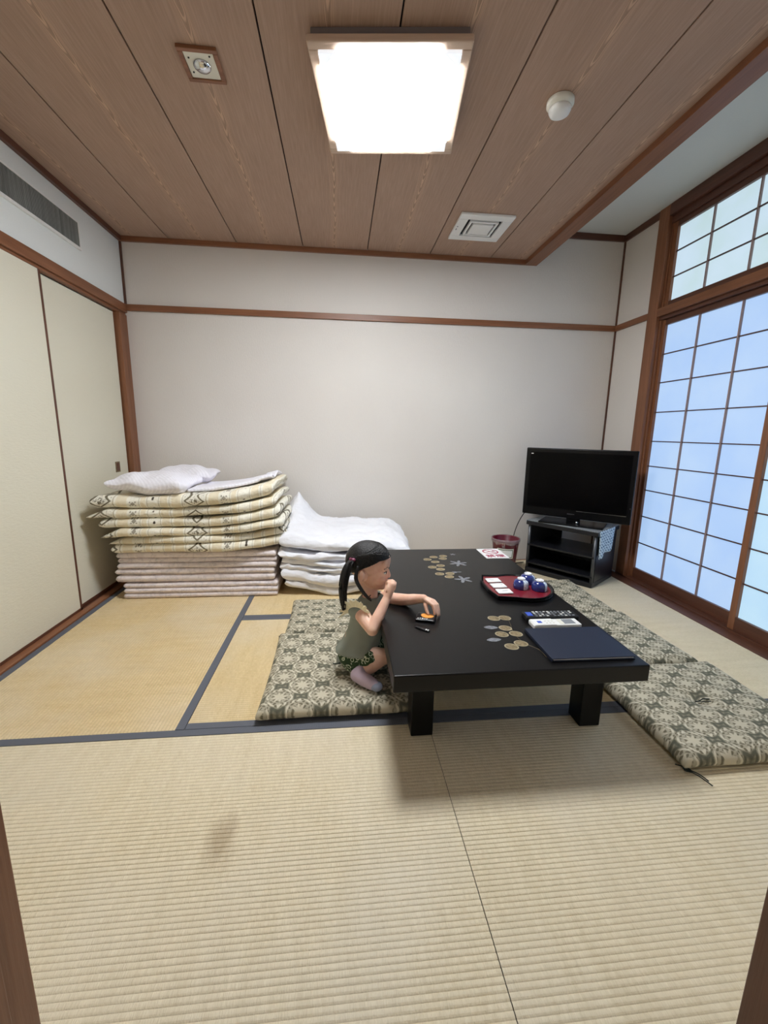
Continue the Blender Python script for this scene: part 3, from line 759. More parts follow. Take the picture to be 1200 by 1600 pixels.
# tray, cups, packets
t = thing('serving_tray', 'half-round wine red and black lacquer tray on the table', 'tray', (2.28, -1.50, TZ))
pts = [(2.158, -1.352), (2.132, -1.43), (2.130, -1.54), (2.142, -1.618)]
arc = [(2.290 + .145 * math.cos(a), -1.505 + .155 * math.sin(a)) for a in [math.radians(d) for d in range(-118, 113, 10)]]
outline = arc + [(2.16, -1.352), (2.134, -1.43), (2.131, -1.54), (2.145, -1.625)]
bm = bmesh.new(); prism(bm, outline, TZ + .0005, TZ + .010); o = obj('tray_base', bm, 'lacquer', t, bevel=.003)
cx, cy = 2.275, -1.505
inn = [(cx + (x - cx) * .93, cy + (y - cy) * .93) for x, y in outline]
bm = bmesh.new(); prism(bm, inn, TZ + .010, TZ + .0135); obj('tray_surface', bm, 'tray_red', t)
bm = bmesh.new(); N_ = len(outline)
a = [bm.verts.new((x, y, TZ + .008)) for x, y in outline]; b = [bm.verts.new((cx + (x - cx) * 1.02, cy + (y - cy) * 1.02, TZ + .0195)) for x, y in outline]
c = [bm.verts.new((cx + (x - cx) * .985, cy + (y - cy) * .985, TZ + .0195)) for x, y in outline]; d = [bm.verts.new((x, y, TZ + .0125)) for x, y in inn]
for i in range(N_):
    j = (i + 1) % N_
    for p, q in ((a, b), (b, c), (c, d)): bm.faces.new((p[i], p[j], q[j], q[i]))
obj('tray_rim', bm, 'lacquer', t, smooth=False)
def cup(x, y, rz, label):
    t = thing('tea_cup', label, 'cup', (x, y, TZ + .0138), rz, 'upturned blue tea cups on the tray')
    bm = bmesh.new(); lathe(bm, [(.0325, 0), (.0335, .003), (.0345, .012), (.0335, .026), (.029, .036), (.020, .041), (.015, .042)], n=32); obj('cup_body', bm, 'cup', t, smooth=True, local=True)
    bm = bmesh.new(); lathe(bm, [(.0175, .040), (.0178, .047), (.0165, .0485), (.0140, .0480), (.0135, .0455)], n=28); obj('foot_ring', bm, 'porcelain', t, smooth=True, local=True)
cup(2.288, -1.525, -.2, 'blue and white tea cup nearest the paper packets'); cup(2.348, -1.462, .5, 'blue and white tea cup at the back of the three'); cup(2.362, -1.553, .2, 'blue and white tea cup at the right front of the three')
for k_, (y, lb) in enumerate([(-1.432, 'white paper packet farthest back on the tray'), (-1.502, 'white paper packet in the middle of the three on the tray'), (-1.571, 'white paper packet nearest the camera on the tray')]):
    t = thing('paper_packet', lb, 'packet', (2.192, y, TZ + .0138), random.uniform(-.04, .04), 'paper packets on the tray')
    bm = bmesh.new(); puff(bm, 0, 0, .004,   .066, .050, .008, amp=.0006, fr=30, seed=k_, nx=12, ny=10); obj('packet_body', bm, 'paper_w', t, local=True, smooth=True)
    bm = NB(-.022, .020, .002, .005, .0072, .0080); box(bm, -.014, .012, -.008, -.006, .0072, .0080); obj('print', bm, 'grey_print', t, local=True)
# no smoking sign
t = thing('no_smoking_card', 'white no-smoking card at the far end of the table', 'sign', (2.37, -.935, TZ))
bm = NB(-.068, .068, -.098, .098, .0004, .0022); obj('card', bm, 'paper_w', t, local=True)
def ring(bm, cx, cy, r0, r1, z0, z1, n=28):
    for i in range(n):
        a, b = 2 * PI * i / n, 2 * PI * (i + 1) / n
        prism(bm, [(cx + r0 * math.cos(a), cy + r0 * math.sin(a)), (cx + r1 * math.cos(a), cy + r1 * math.sin(a)), (cx + r1 * math.cos(b), cy + r1 * math.sin(b)), (cx + r0 * math.cos(b), cy + r0 * math.sin(b))], z0, z1)
bm = bmesh.new(); ring(bm, 0, .036, .040, .048, .0022, .0028)
prism(bm, [(-.030, .064), (-.026, .069), (.030, .008), (.026, .003)], .0022, .0028)
prism(bm, [(-.026, .030), (.016, .030), (.016, .037), (-.026, .037)], .0022, .0028); tube(bm, spline([(.020, .034, .0025), (.028, .042, .0025), (.018, .050, .0025), (.026, .058, .0025)], 4), .0012, 6)
obj('emblem', bm, 'red_ink', t, local=True, label='red circle with a slashed cigarette')
def text(s, size, loc, mname, parent, rz=0., sp=1.0, name='lettering'):
    cu = bpy.data.curves.new(name, 'FONT'); cu.body = s; cu.size = size; cu.align_x = 'CENTER'; cu.align_y = 'CENTER'; cu.extrude = .0002; cu.space_character = sp; cu.offset = size * .012
    cu.materials.append(M[mname]); o = bpy.data.objects.new(name, cu); C.objects.link(o); bpy.context.view_layer.update()
    me = bpy.data.meshes.new_from_object(o.evaluated_get(bpy.context.evaluated_depsgraph_get())); bpy.data.objects.remove(o)
    if not me.materials: me.materials.append(M[mname])
    o = bpy.data.objects.new(name, me); C.objects.link(o); o.parent = parent; o.location = loc; o.rotation_euler = (0, 0, rz); o['kind'] = 'stuff'; return o
text('禁煙', .056, (0, -.056, .0026), 'red_ink', t, sp=1.1)
# remotes
t = thing('remote_control', 'black television remote control with many buttons', 'remote control', (2.281, -1.815, TZ), -.02, 'remote controls on the table')
obj('body', NB(-.104, .104, -.027, .027, 0, .020), 'blackpl', t, local=True, bevel=.004, seg=3)
bm = NB(-.096, -.074, -.016, .016, .020, .0215); obj('button', bm, 'blue_print', t, local=True, bevel=.001, label='blue button')
for i in range(11):
    for j in range(4):
        if random.random() < .85:
            x, y = -.062 + i * .0146, -.018 + j * .012; obj('button', NB(x - .0042, x + .0042, y - .0032, y + .0032, .020, .0215), 'white_pl' if random.random() < .35 else 'grey_print', t, local=True)
t = thing('remote_control', 'white air conditioner remote control with a grey display', 'remote control', (2.268, -1.878, TZ), .0, 'remote controls on the table')
obj('body', NB(-.092, .092, -.026, .026, 0, .017), 'white_pl', t, local=True, bevel=.004, seg=3)
obj('cover', NB(-.088, -.005, -.025, .025, .017, .0185), 'white_pl', t, local=True, bevel=.001)
obj('display', NB(.030, .072, -.018, .018, .017, .0178), 'grey_print', t, local=True); obj('panel', NB(.012, .028, -.019, .019, .017, .0176), 'ivory', t, local=True)
obj('button', NB(-.070, -.054, -.010, .006, .0185, .0200), 'blue_print', t, local=True, bevel=.001, label='blue button')
for i in range(6): obj('button', NB(-.040 + (i % 3) * .013, -.033 + (i % 3) * .013, -.013 + (i // 3) * .016, -.008 + (i // 3) * .016, .0185, .0195), 'ivory', t, local=True)
# menu folder
t = thing('folder', 'large navy blue leatherette folder at the near right corner of the table', 'folder', (2.275, -2.022, TZ), -.012)
obj('back_cover', NB(-.138, .138, -.100, .108, .0005, .0035), 'navy', t, local=True, bevel=.001)
obj('page', NB(-.134, .134, -.096, .104, .0037, .0085), 'paper_w', t, local=True); obj('front_cover', NB(-.138, .138, -.100, .108, .0087, .0118), 'navy', t, local=True, bevel=.001)
obj('spine', NB(-.1415, -.138, -.100, .108, .0005, .0118), 'navy', t, local=True, bevel=.0008)
# snack pouch and torn strip
t = thing('snack_packet', 'small open black snack packet with an orange picture under the hand', 'snack packet', (1.797, -1.787, TZ), -.35)
bm = bmesh.new(); puff(bm, 0, 0, .006, .074, .066, .010, amp=.0016, fr=22, seed=2, nx=16, ny=12); obj('pouch', bm, 'pouch', t, local=True, smooth=True)
bm = bmesh.new(); lathe(bm, [(.025, .0098), (.025, .0116), (.006, .0122)], (.004, .008, 0), 16, sy=.85); obj('picture', bm, 'orange', t, local=True, label='orange cracker picture')
bm = bmesh.new()
for i in range(7): box(bm, -.030 + i * .0085, -.0245 + i * .0085, -.026 + .002 * (i % 2), -.020 + .001 * (i % 3), .0104, .0114)
obj('lettering', bm, 'white_pl', t, local=True)
t = thing('packet_scrap', 'torn black strip of snack packet on the table near its edge', 'scrap', (1.766, -1.872, TZ), -.75)
bm = bmesh.new(); puff(bm, 0, 0, .003, .060, .013, .004, amp=.0012, fr=40, seed=5, nx=12, ny=6); obj('strip', bm, 'pouch', t, local=True, smooth=True)
bm = NB(.014, .019, -.004, .004, .0044, .0052); box(bm, .022, .026, -.003, .004, .0044, .0052); obj('lettering', bm, 'white_pl', t, local=True)

# ------------------------------------------------------------------ television, stand
th = -.93; SX, SY = 3.183, -.378          # centre of the stand's footprint
t = thing('tv_stand', 'black three-tier television stand with grey front posts in the corner', 'tv stand', (SX, SY, 0), th)
a, b, Hs = .250, .185, .398
obj('base_board', NB(-a, a, -b, b, .0, .035), 'shelf', t, local=True, bevel=.004)
for z in (.068, .208): obj('shelf', NB(-a + .004, a - .004, -b, b, z, z + .014), 'shelf', t, local=True, bevel=.002)
obj('top_board', NB(-a - .012, a + .012, -b - .010, b + .006, Hs - .030, Hs), 'shelf', t, local=True, bevel=.004)
for s in (-1, 1):
    obj('side_panel', NB(*sorted((s * a, s * (a - .016))), -b + .03, b, .035, Hs - .03), 'shelf', t, local=True, bevel=.002)
    bm = bmesh.new(); tube(bm, [(s * (a - .010), -b + .012, .035), (s * (a - .010), -b + .012, Hs - .03)], .011, 14); obj('post', bm, 'post', t, local=True, smooth=True)
obj('back_panel', NB(-a + .016, a - .016, b - .006, b, .035, .208), 'shelf', t, local=True)
obj('back_panel', NB(-a + .016, -a + .10, b - .006, b, .222, Hs - .03), 'shelf', t, local=True)
# cloth
t = thing('cloth', 'patterned cloth spread on the television stand and hanging over its right side', 'cloth', (SX, SY, Hs), th)
obj('top_cloth', NB(-a - .012, a + .010, -b - .010, b, .0006, .0028), 'mat_check', t, local=True)
bm = bmesh.new(); rows = []
for i in range(15):
    s_ = i / 14; zz = .004 - .165 * s_ ; row = []
    for j in range(13):
        v = j / 12; y = -.175 + .27 * v + .030 * s_ * (.5 - v)
        z = zz - (.03 * s_ * (1 - v) if v < .4 else 0)
        row.append(bm.verts.new((a + .0155 + .004 * s_ + .007 * s_ * math.sin(v * 11), y, z)))
    rows.append(row)
for p, q in zip(rows, rows[1:]):
    for j in range(12): bm.faces.new((p[j], p[j + 1], q[j + 1], q[j]))
o = obj('hanging_cloth', bm, 'towel', t, local=True, smooth=True, label='pale blue zigzag end hanging down'); o.modifiers.new('s', 'SOLIDIFY').thickness = .0025
# tv
t = thing('television', 'black flat-screen television on the corner stand', 'television', (3.150, -.430, Hs + .003), -.70)
w2, z0, z1 = .365, .050, .550
z0 = .438 - Hs - .003; z1 = .940 - Hs - .003
bm = NB(-w2, w2, 0, .035, z0, z1); obj('bezel', bm, 'bezel', t, local=True, bevel=.006, seg=3)
obj('rear_housing', NB(-.28, .28, .035, .085, z0 + .06, z1 - .06), 'blackpl', t, local=True, bevel=.02, seg=3)
obj('screen', NB(-w2 + .030, w2 - .030, -.0012, .001, z0 + .062, z1 - .030), 'screen', t, local=True)
obj('bezel_trim', NB(.02, w2 - .030, -.0022, .0, z0 + .056, z0 + .0605), 'chrome', t, local=True)
obj('logo', NB(-.040, .010, -.0016, .0, z0 + .028, z0 + .036), 'chrome', t, local=True, label='small silver maker mark')
obj('logo', NB(-w2 + .036, -w2 + .052, -.0020, -.001, z1 - .044, z1 - .039), 'white_pl', t, local=True)
obj('indicator', NB(w2 - .014, w2 - .010, -.001, .001, z0 + .11, z0 + .116), 'chrome', t, local=True)
obj('neck', NB(-.045, .045, .015, .055, .012, z0 + .02), 'bezel', t, local=True, bevel=.004)
obj('foot', NB(-.215, .215, -.105, .125, 0, .012), 'bezel', t, local=True, bevel=.005, seg=3)
bm = bmesh.new(); lathe(bm, [(.010, .012), (.010, .022), (.004, .025)], (.035, -.03, 0), 12); obj('knob', bm, 'chrome', t, local=True, smooth=True)
# wall outlet with plug and cords
t = thing('wall_outlet', 'white wall outlet with black plugs behind the television stand', 'outlet', (3.17, 0, .235))
obj('plate', NB(-.04, .04, -.008, 0, -.06, .06), 'white_pl', t, local=True, bevel=.002)
for z in (-.025, .022): obj('plug', NB(-.016, .016, -.040, -.008, z - .013, z + .013), 'blackpl', t, local=True, bevel=.003)
bm = bmesh.new(); tube(bm, spline([(2.925, -.178, .47), (2.88, -.17, .40), (2.845, -.16, .30), (2.83, -.15, .18), (2.83, -.16, .06), (2.80, -.19, .010), (2.845, -.14, .008), (2.96, -.10, .008)], 6), .0035, 6)
tag(obj('power_cord', bm, 'blackpl', smooth=True), 'thin black cord hanging down left of the television stand', 'cord')
# waste bin
t = thing('waste_bin', 'burgundy plastic waste bin with a clear bag behind the table', 'bin', (2.712, -.30, 0))
bm = bmesh.new(); prof = [(.070, 0), (.075, .004), (.098, .245), (.104, .252), (.104, .266), (.098, .268), (.093, .262), (.068, .012)]; lathe(bm, prof, n=36); obj('bin_body', bm, 'burg', t, local=True, smooth=True)
bm = bmesh.new(); n_ = 40; R_ = []
for k_, (r, z) in enumerate([(.094, .215), (.0985, .262), (.107, .270), (.1075, .258), (.1065, .245), (.105, .236)]):
    R_.append([bm.verts.new(((r + .0025 * math.sin(i * 1.7 + k_)) * math.cos(2 * PI * i / n_), (r + .0025 * math.sin(i * 1.7 + k_)) * math.sin(2 * PI * i / n_), z + .006 * math.sin(i * .9 + k_ * .5) * (k_ in (0, 5, 4)))) for i in range(n_)])
for p, q in zip(R_, R_[1:]):
    for i in range(n_): bm.faces.new((p[i], p[(i + 1) % n_], q[(i + 1) % n_], q[i]))
obj('bin_liner', bm, 'film', t, local=True, smooth=True)
def curved_plate(name, r, a0, a1, z0, z1, m_, parent):
    bm = bmesh.new(); n = 10; rows = []
    for i in range(n + 1):
        a_ = a0 + (a1 - a0) * i / n; c_, s_ = math.cos(a_), math.sin(a_)
        rows.append([bm.verts.new(((r + dr + .021 * (z / .24 - .75)) * c_, (r + dr + .021 * (z / .24 - .75)) * s_, z)) for dr, z in ((0, z0), (.0014, z0), (.0014, z1), (0, z1))])
    for p, q in zip(rows, rows[1:]):
        for k in range(4): bm.faces.new((p[k], p[(k + 1) % 4], q[(k + 1) % 4], q[k]))
    bm.faces.new(rows[0]); bm.faces.new(rows[-1][::-1]); return obj(name, bm, m_, parent, local=True, smooth=False)
curved_plate('bin_label', .0965, -2.55, -1.30, .130, .205, 'ivory', t)
curved_plate('label_border', .0972, -2.48, -1.37, .137, .198, 'label_green', t); curved_plate('label_face', .0980, -2.43, -1.42, .142, .193, 'paper_w', t)

# ------------------------------------------------------------------ the child
pr = thing('person', 'small child with black pigtails kneeling at the table in a sage top and green shorts', 'person', (1.52, -1.65, .065))
HC = Vector((1.590, -1.625, .497))
yaw = math.radians(-17)
f_ = Vector((math.cos(yaw) * .99, math.sin(yaw) * .99, -.10)).normalized(); r_ = Vector((math.sin(yaw), -math.cos(yaw), 0)); u_ = r_.cross(f_) * -1
if u_.z < 0: u_ = -u_
AX = (f_, r_, u_)
def hp(a, b, c): return HC + f_ * a + r_ * b + u_ * c
bm = bmesh.new()
# head
ball(bm, hp(-.008, 0, .018), (.086, .070, .080), 28, AX)
ball(bm, hp(.018, 0, -.022), (.062, .058, .068), 24, AX)
ball(bm, hp(.040, 0, -.062), (.034, .038, .030), 20, AX)          # jaw
ball(bm, hp(.060, 0, -.078), (.014, .017, .012), 14, AX)          # chin
ball(bm, hp(.062, 0, .030), (.020, .048, .034), 18, AX)           # forehead
for s in (-1, 1):
    ball(bm, hp(.050, s * .029, -.038), (.026, .022, .024), 16, AX)   # cheeks
    ball(bm, hp(.068, s * .024, .006), (.010, .018, .006), 12, AX)   # brow ridge
    ball(bm, hp(-.004, s * .068, -.022), (.013, .009, .021), 14, AX); ball(bm, hp(-.013, s * .078, -.018), (.011, .010, .024), 12, AX)   # ears
ball(bm, hp(.080, 0, -.026), (.010, .010, .009), 12, AX); chain(bm, [hp(.076, 0, -.002), hp(.083, 0, -.022)], [.006, .0075], 10)   # nose
ball(bm, hp(.074, 0, -.047), (.009, .016, .007), 12, AX); ball(bm, hp(.071, 0, -.056), (.009, .014, .006), 12, AX)    # lips
chain(bm, [hp(-.012, 0, -.060), Vector((1.594, -1.630, .385)), Vector((1.590, -1.635, .355))], [.034, .030, .036], 18)       # neck
# trunk
Bd = Vector((.90, -.43, 0)).normalized(); Rr = Vector((-.43, -.90, 0)).normalized()
AB = (Bd, Rr, Vector((0, 0, 1)))
for c, rad in (((1.588, -1.636, .318), (.052, .082, .040)), ((1.575, -1.642, .265), (.058, .078, .050)), ((1.550, -1.650, .200), (.062, .080, .055)), ((1.535, -1.655, .145), (.062, .082, .052))): ball(bm, c, rad, 22, AB)
# right arm, hand to the mouth
SR, ER, WR = Vector((1.556, -1.712, .326)), Vector((1.590, -1.792, .300)), Vector((1.650, -1.728, .398))
chain(bm, [SR, SR.lerp(ER, .5), ER], [.031, .028, .0235], 16)
chain(bm, [ER, ER.lerp(WR, .35), WR], [.0235, .0235, .0165], 16)
ball(bm, (1.663, -1.712, .424), (.014, .018, .022), 14)
K = [Vector((1.657, -1.722, .441)), Vector((1.667, -1.716, .446)), Vector((1.676, -1.709, .446)), Vector((1.683, -1.701, .440))]
chain(bm, [WR, (K[1] + K[2]) / 2], [.0165, .0165], 14)
for k in range(4):
    b0 = K[k]; b1 = b0 + Vector((.004, .012, .013 - .002 * k)); b2 = b1 + Vector((-.004, .014, .000)); b3 = b2 + Vector((-.006, .008, -.008))
    chain(bm, [b0 - Vector((.004, .004, .012)), b0, b1, b2, b3], [.0085, .0078, .0068, .0062, .0052], 10)
chain(bm, [WR + Vector((-.004, .008, .014)), Vector((1.652, -1.700, .432)), Vector((1.656, -1.684, .446)), Vector((1.664, -1.674, .452))], [.009, .0082, .0070, .0058], 10)
# left arm resting on the table, hand on the packet
SL, EL, WL = Vector((1.628, -1.558, .330)), Vector((1.742, -1.662, .3625)), Vector((1.795, -1.736, .398))
chain(bm, [SL, SL.lerp(EL, .5), EL], [.030, .027, .0235], 16); chain(bm, [EL, EL.lerp(WL, .4), WL], [.0235, .022, .0160], 16)
Kn = [Vector((1.812, -1.762, .392)), Vector((1.820, -1.757, .395)), Vector((1.828, -1.752, .394)), Vector((1.835, -1.745, .389))]
for k in range(4): chain(bm, [WL, Kn[k]], [.013, .0082], 12)
Tp = [Vector((1.831, -1.786, .3545)), Vector((1.843, -1.784, .3475)), Vector((1.851, -1.776, .3435)), Vector((1.853, -1.764, .3435))]
for k in range(4):
    a1 = Kn[k].lerp(Tp[k], .42) + Vector((.005, -.001, .008)); a2 = Kn[k].lerp(Tp[k], .76) + Vector((.003, -.001, .003))
    chain(bm, [Kn[k], a1, a2, Tp[k]], [.0080, .0068, .0060, .0050], 10)
chain(bm, [WL + Vector((.006, .002, -.006)), Vector((1.800, -1.757, .377)), Vector((1.803, -1.768, .361)), Vector((1.807, -1.776, .3515))], [.0105, .0085, .0070, .0056], 10)
# legs
chain(bm, [(1.515, -1.685, .130), (1.575, -1.715, .148), (1.636, -1.728, .150)], [.048, .043, .034], 18)
chain(bm, [(1.636, -1.728, .150), (1.590, -1.748, .125), (1.550, -1.765, .104)], [.033, .030, .022], 16)
chain(bm, [(1.555, -1.595, .130), (1.62, -1.580, .130), (1.685, -1.570, .125)], [.046, .042, .034], 18); chain(bm, [(1.685, -1.570, .118), (1.64, -1.54, .103), (1.595, -1.520, .093)], [.030, .028, .020], 14)
body = remesh('body', bm, 'skin', .0022, 3, pr)
# face details
for s in (-1, 1):
    bm = bmesh.new(); ball(bm, hp(.0685, s * .0255, -.007), (.007, .0105, .0062), 16, AX); e = obj('eye', bm, 'eye', pr, smooth=True)
    bm = bmesh.new(); ball(bm, hp(.0730, s * .0250, -.007), (.0032, .0056, .0056), 14, AX); obj('iris', bm, 'iris', e, smooth=True)
    bm = bmesh.new(); tube(bm, spline([hp(.0755, s * .014, .014), hp(.0765, s * .026, .018), hp(.066, s * .040, .012)], 4), .0016, 6); obj('eyebrow', bm, 'hair', pr, smooth=True)
    bm = bmesh.new(); tube(bm, spline([hp(.0735, s * .0155, -.005), hp(.0765, s * .025, .0005), hp(.0675, s * .0365, -.004)], 4), .0012, 6); obj('eyelash', bm, 'hair', pr, smooth=True)
bm = bmesh.new(); ball(bm, hp(.0805, 0, -.0485), (.0042, .0130, .0032), 12, AX); ball(bm, hp(.0785, 0, -.0545), (.0044, .0115, .0036), 12, AX); obj('lips', bm, 'lips', pr, smooth=True)
# hair cap
bm = bmesh.new(); nu, nv = 56, 36; rows = []
def hairline(az, el):       # az 0 = face direction
    a = abs(az); 
    if a < .9: return .36 + .06 * math.cos(a * 2.2)
    if a < 1.62: return .36 + .06 * math.cos(.9 * 2.2) - (a - .9) / .72 * .42
    if a < 1.95: return -.084 - (a - 1.62) / .33 * .30
    return -.384 - (a - 1.95) / 1.2 * .42
ctr = (-.008, 0, .018)
for i in range(nu + 1):
    az = -PI + 2 * PI * i / nu; lo = hairline(az, 0); row = []
    for j in range(nv + 1):
        el = lo + (PI / 2 - lo) * j / nv; th_ = 1.0 + .004 * math.sin(az * 40)
        edge = min(1., j / 5.); k = (1.005 + .060 * edge) * th_
        part = 1 - .03 * math.exp(-(az / .06) ** 2) if el > .3 else 1
        row.append(bm.verts.new(hp(ctr[0] + .090 * k * math.cos(el) * math.cos(az), .074 * k * math.cos(el) * math.sin(az), ctr[2] + .084 * k * part * math.sin(el))))
    rows.append(row)
for p, q in zip(rows, rows[1:]):
    for j in range(nv): bm.faces.new((p[j], p[j + 1], q[j + 1], q[j]))
bmesh.ops.remove_doubles(bm, verts=bm.verts, dist=.0004)
hair = obj('hair', bm, 'hair', pr, smooth=True); sd = hair.modifiers.new('s', 'SOLIDIFY'); sd.thickness = .010; sd.offset = -1
random.seed(9); bm = bmesh.new()
for s in (-1, 1):
    tie = Vector((1.520, -1.683, .543)) if s == 1 else Vector((1.565, -1.545, .545))
    for i in range(170):
        if random.random() < .62: az0 = s * random.uniform(.03, 1.75); e0 = hairline(az0, 0) + .01
        elif random.random() < .6: az0 = s * random.uniform(0.02, .10); e0 = random.uniform(.55, 1.5)
        else: az0 = s * random.uniform(1.9, 3.0); e0 = hairline(az0, 0) + random.uniform(0, .3)
        def P(az, el, k): return hp(ctr[0] + .090 * k * math.cos(el) * math.cos(az), .074 * k * math.cos(el) * math.sin(az), ctr[2] + .084 * k * math.sin(el))
        # angles of the tie seen from the skull centre
        v = tie - hp(*ctr); ta = math.atan2(v.dot(r_) / .074, v.dot(f_) / .090); te = math.asin(max(-1, min(1, v.dot(u_) / .084)))
        j1, j2 = random.uniform(-.10, .10), random.uniform(-.10, .10); pts = []
        for q in range(7):
            w_ = q / 6; ww = w_ ** .9; pts.append(P(az0 + (ta - az0) * ww + j1 * math.sin(w_ * PI), e0 + (te - e0) * ww + (.22 * math.sin(w_ * PI) if e0 < te + .4 else 0) + j2 * math.sin(w_ * PI), 1.062 + .012 * random.random()))
        sp = spline(pts, 2); tube(bm, sp, [.0012 + .0011 * math.sin(PI * k / (len(sp) - 1)) for k in range(len(sp))], 4)
obj('hair_strands', bm, 'hair', hair, smooth=True, kind='stuff')
def strands(root, path, rad, n, spread, name, seed):
    random.seed(seed); bm = bmesh.new()
    for i in range(n):
        a = random.uniform(0, 2 * PI); q = random.random() ** .5
        off = Vector((math.cos(a), math.sin(a), 0)) * q
        pts = [Vector(p) + off * r * (1.0) + Vector((random.uniform(-1, 1), random.uniform(-1, 1), 0)) * spread * k / len(path) for k, (p, r) in enumerate(zip(path, rad))]
        if random.random() < .5: pts[-1] += Vector((0, 0, random.uniform(0, .03)))
        sp = spline(pts, 4); m_ = len(sp); tube(bm, sp, [.0034 * (1 - .75 * (k / m_) ** 3) for k in range(m_)], 5)
    return obj(name, bm, 'hair', root, smooth=True)
pg = [(1.522, -1.678, .545), (1.503, -1.694, .528), (1.489, -1.704, .490), (1.481, -1.708, .435), (1.480, -1.706, .385), (1.484, -1.704, .345)]
strands(hair, pg, [.006, .013, .017, .016, .012, .005], 60, .004, 'pigtail', 3)
pg2 = [(1.565, -1.545, .545), (1.552, -1.530, .525), (1.545, -1.522, .480), (1.545, -1.525, .420), (1.550, -1.53, .37)]
strands(hair, pg2, [.006, .012, .015, .013, .006], 40, .004, 'pigtail', 4)
strands(hair, [(1.540, -1.690, .520), (1.530, -1.702, .475), (1.548, -1.710, .435), (1.574, -1.712, .400), (1.590, -1.708, .380)], [.003, .005, .006, .005, .002], 14, .002, 'loose_lock', 5)
bm = bmesh.new(); ball(bm, (1.520, -1.683, .543), (.010, .010, .008), 12); ball(bm, (1.509, -1.700, .552), .0065, 10); obj('hair_tie', bm, 'hairtie', hair, smooth=True)
random.seed(11)
# shirt
def ringloft(rings, n=48, amp=.003, seed=0, cap=False):
    bm = bmesh.new(); rows = []
    for k, (c, w_, d_) in enumerate(rings):
        row = []
        for i in range(n):
            a_ = 2 * PI * i / n; ca, sa = math.cos(a_), math.sin(a_)
            e = .85; p = Vector(c) + Bd * (d_ * math.copysign(abs(ca) ** e, ca)) + Rr * (w_ * math.copysign(abs(sa) ** e, sa))
            nn = noise.noise(p * 30 + Vector((seed, 0, 0))); fold = math.sin(a_ * 6 + p.z * 45 + 1.5 * math.sin(a_ * 2 + p.z * 30)) * k / len(rings)
            row.append(bm.verts.new(p + (p - Vector(c)).normalized() * (nn * amp * 1.6 + fold * amp)))
        rows.append(row)
    for p, q in zip(rows, rows[1:]):
        for i in range(n): bm.faces.new((p[i], p[(i + 1) % n], q[(i + 1) % n], q[i]))
    return bm
rings = [((1.597, -1.630, .376), .040, .036), ((1.596, -1.631, .372), .043, .039), ((1.594, -1.632, .360), .066, .050), ((1.592, -1.634, .343), .084, .058), ((1.588, -1.637, .320), .089, .064), ((1.583, -1.640, .290), .086, .067), ((1.577, -1.643, .255), .084, .069),
         ((1.568, -1.646, .225), .084, .070), ((1.558, -1.650, .198), .088, .073), ((1.548, -1.654, .178), .095, .079), ((1.543, -1.656, .166), .100, .084), ((1.542, -1.656, .161), .100, .084)]
sh = obj('shirt', ringloft(rings, amp=.0050), 'shirt', pr, smooth=True); sd = sh.modifiers.new('s', 'SOLIDIFY'); sd.thickness = .003; sd.offset = 0
sub = sh.modifiers.new('d', 'SUBSURF'); sub.levels = sub.render_levels = 1
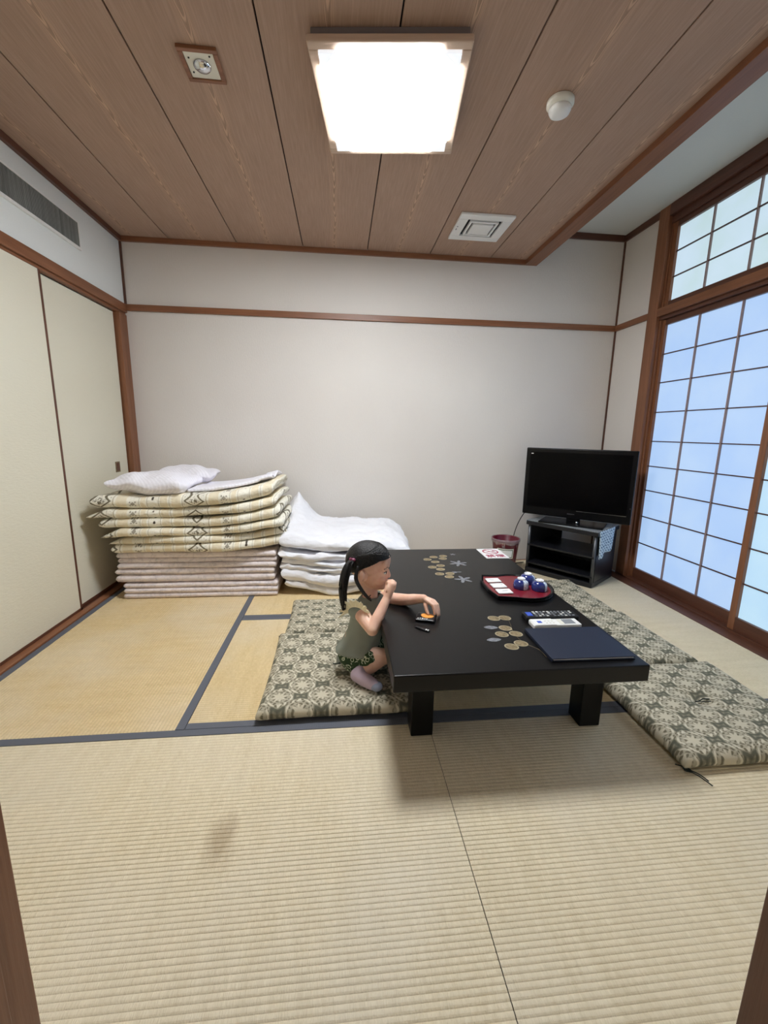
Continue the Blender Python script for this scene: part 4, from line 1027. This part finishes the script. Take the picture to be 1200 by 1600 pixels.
def ruffle(c, out, rad, name, seed, a0, a1):
    """frill over the shoulder: an arc in the plane of Bd and Z that flares along out"""
    out = Vector(out).normalized(); bm = bmesh.new(); n = 120; rows = []
    for k in range(8):
        row = []; s = k / 7
        for i in range(n + 1):
            a_ = a0 + (a1 - a0) * i / n
            wv = (math.sin(a_ * 17 + seed) * .008 + math.sin(a_ * 37 + 2) * .0035) * s
            rr_ = rad * (.62 + .50 * s) + wv * .8
            row.append(bm.verts.new(Vector(c) + (Bd * math.cos(a_) * 1.0 + Vector((0, 0, 1)) * math.sin(a_) * (.66 + .34 * s)) * rr_ + out * (.022 + .012 * s + wv * .8) + Vector((0, 0, -.006 * s * s))))
        rows.append(row)
    for p, q in zip(rows, rows[1:]):
        for i in range(n): bm.faces.new((p[i], p[i + 1], q[i + 1], q[i]))
    o = obj(name, bm, 'ruffle', sh, smooth=True); o.modifiers.new('s', 'SOLIDIFY').thickness = .0016; return o
for c, out, s_ in ((Vector((1.541, -1.700, .338)), Rr, 1), (Vector((1.625, -1.566, .338)), -Rr, 2)):
    bm = bmesh.new()
    ball(bm, c + out * .000 - Vector((0, 0, .006)), (.043, .027, .034), 22, AB); o = obj('sleeve', bm, 'shirt', sh, smooth=True)
    ruffle(c, out, .055, 'ruffle', s_, math.radians(-12), math.radians(196))
# shorts
bm = bmesh.new()
ball(bm, (1.533, -1.655, .140), (.070, .094, .062), 24, AB)
chain(bm, [(1.522, -1.690, .130), (1.555, -1.706, .134), (1.578, -1.718, .136)], [.056, .056, .054], 20); chain(bm, [(1.555, -1.600, .130), (1.61, -1.590, .132)], [.058, .054], 20)
def dsp(p):
    n3 = noise.noise_vector(p * 34) * .004 + noise.noise_vector(p * 90) * .0015
    q = p + n3; q.z = max(q.z, .070); return q
remesh('shorts', bm, 'shorts', .004, 2, pr, disp=dsp)
# socks
def sock(pts, rad, toe):
    bm = bmesh.new(); chain(bm, pts, rad, 18); s = remesh('sock', bm, 'sock', .003, 4, pr, disp=lambda p: p + noise.noise_vector(p * 60) * .0012)
    bm = bmesh.new(); tt = Vector(toe[0]); ball(bm, tt, toe[1], 18, toe[2]); obj('sock_toe', bm, 'sock_toe', s, smooth=True, label='blue-grey toe of the sock')
d = (Vector((1.612, -1.832, 0)) - Vector((1.520, -1.757, 0))).normalized(); e = Vector((-d.y, d.x, 0))
sock([(1.548, -1.765, .108), (1.533, -1.766, .098), (1.558, -1.790, .094), (1.590, -1.815, .088), (1.606, -1.828, .085)], [.0275, .026, .0265, .0235, .0175], ((1.606, -1.828, .085), (.0225, .0235, .0172), (d, e, Vector((0, 0, 1)))))
sock([(1.600, -1.520, .095), (1.585, -1.517, .092), (1.565, -1.50, .090), (1.540, -1.480, .086)], [.025, .025, .024, .018], ((1.540, -1.480, .086), (.022, .023, .0175), (Vector((-1, .4, 0)).normalized(), Vector((.4, 1, 0)).normalized(), Vector((0, 0, 1)))))
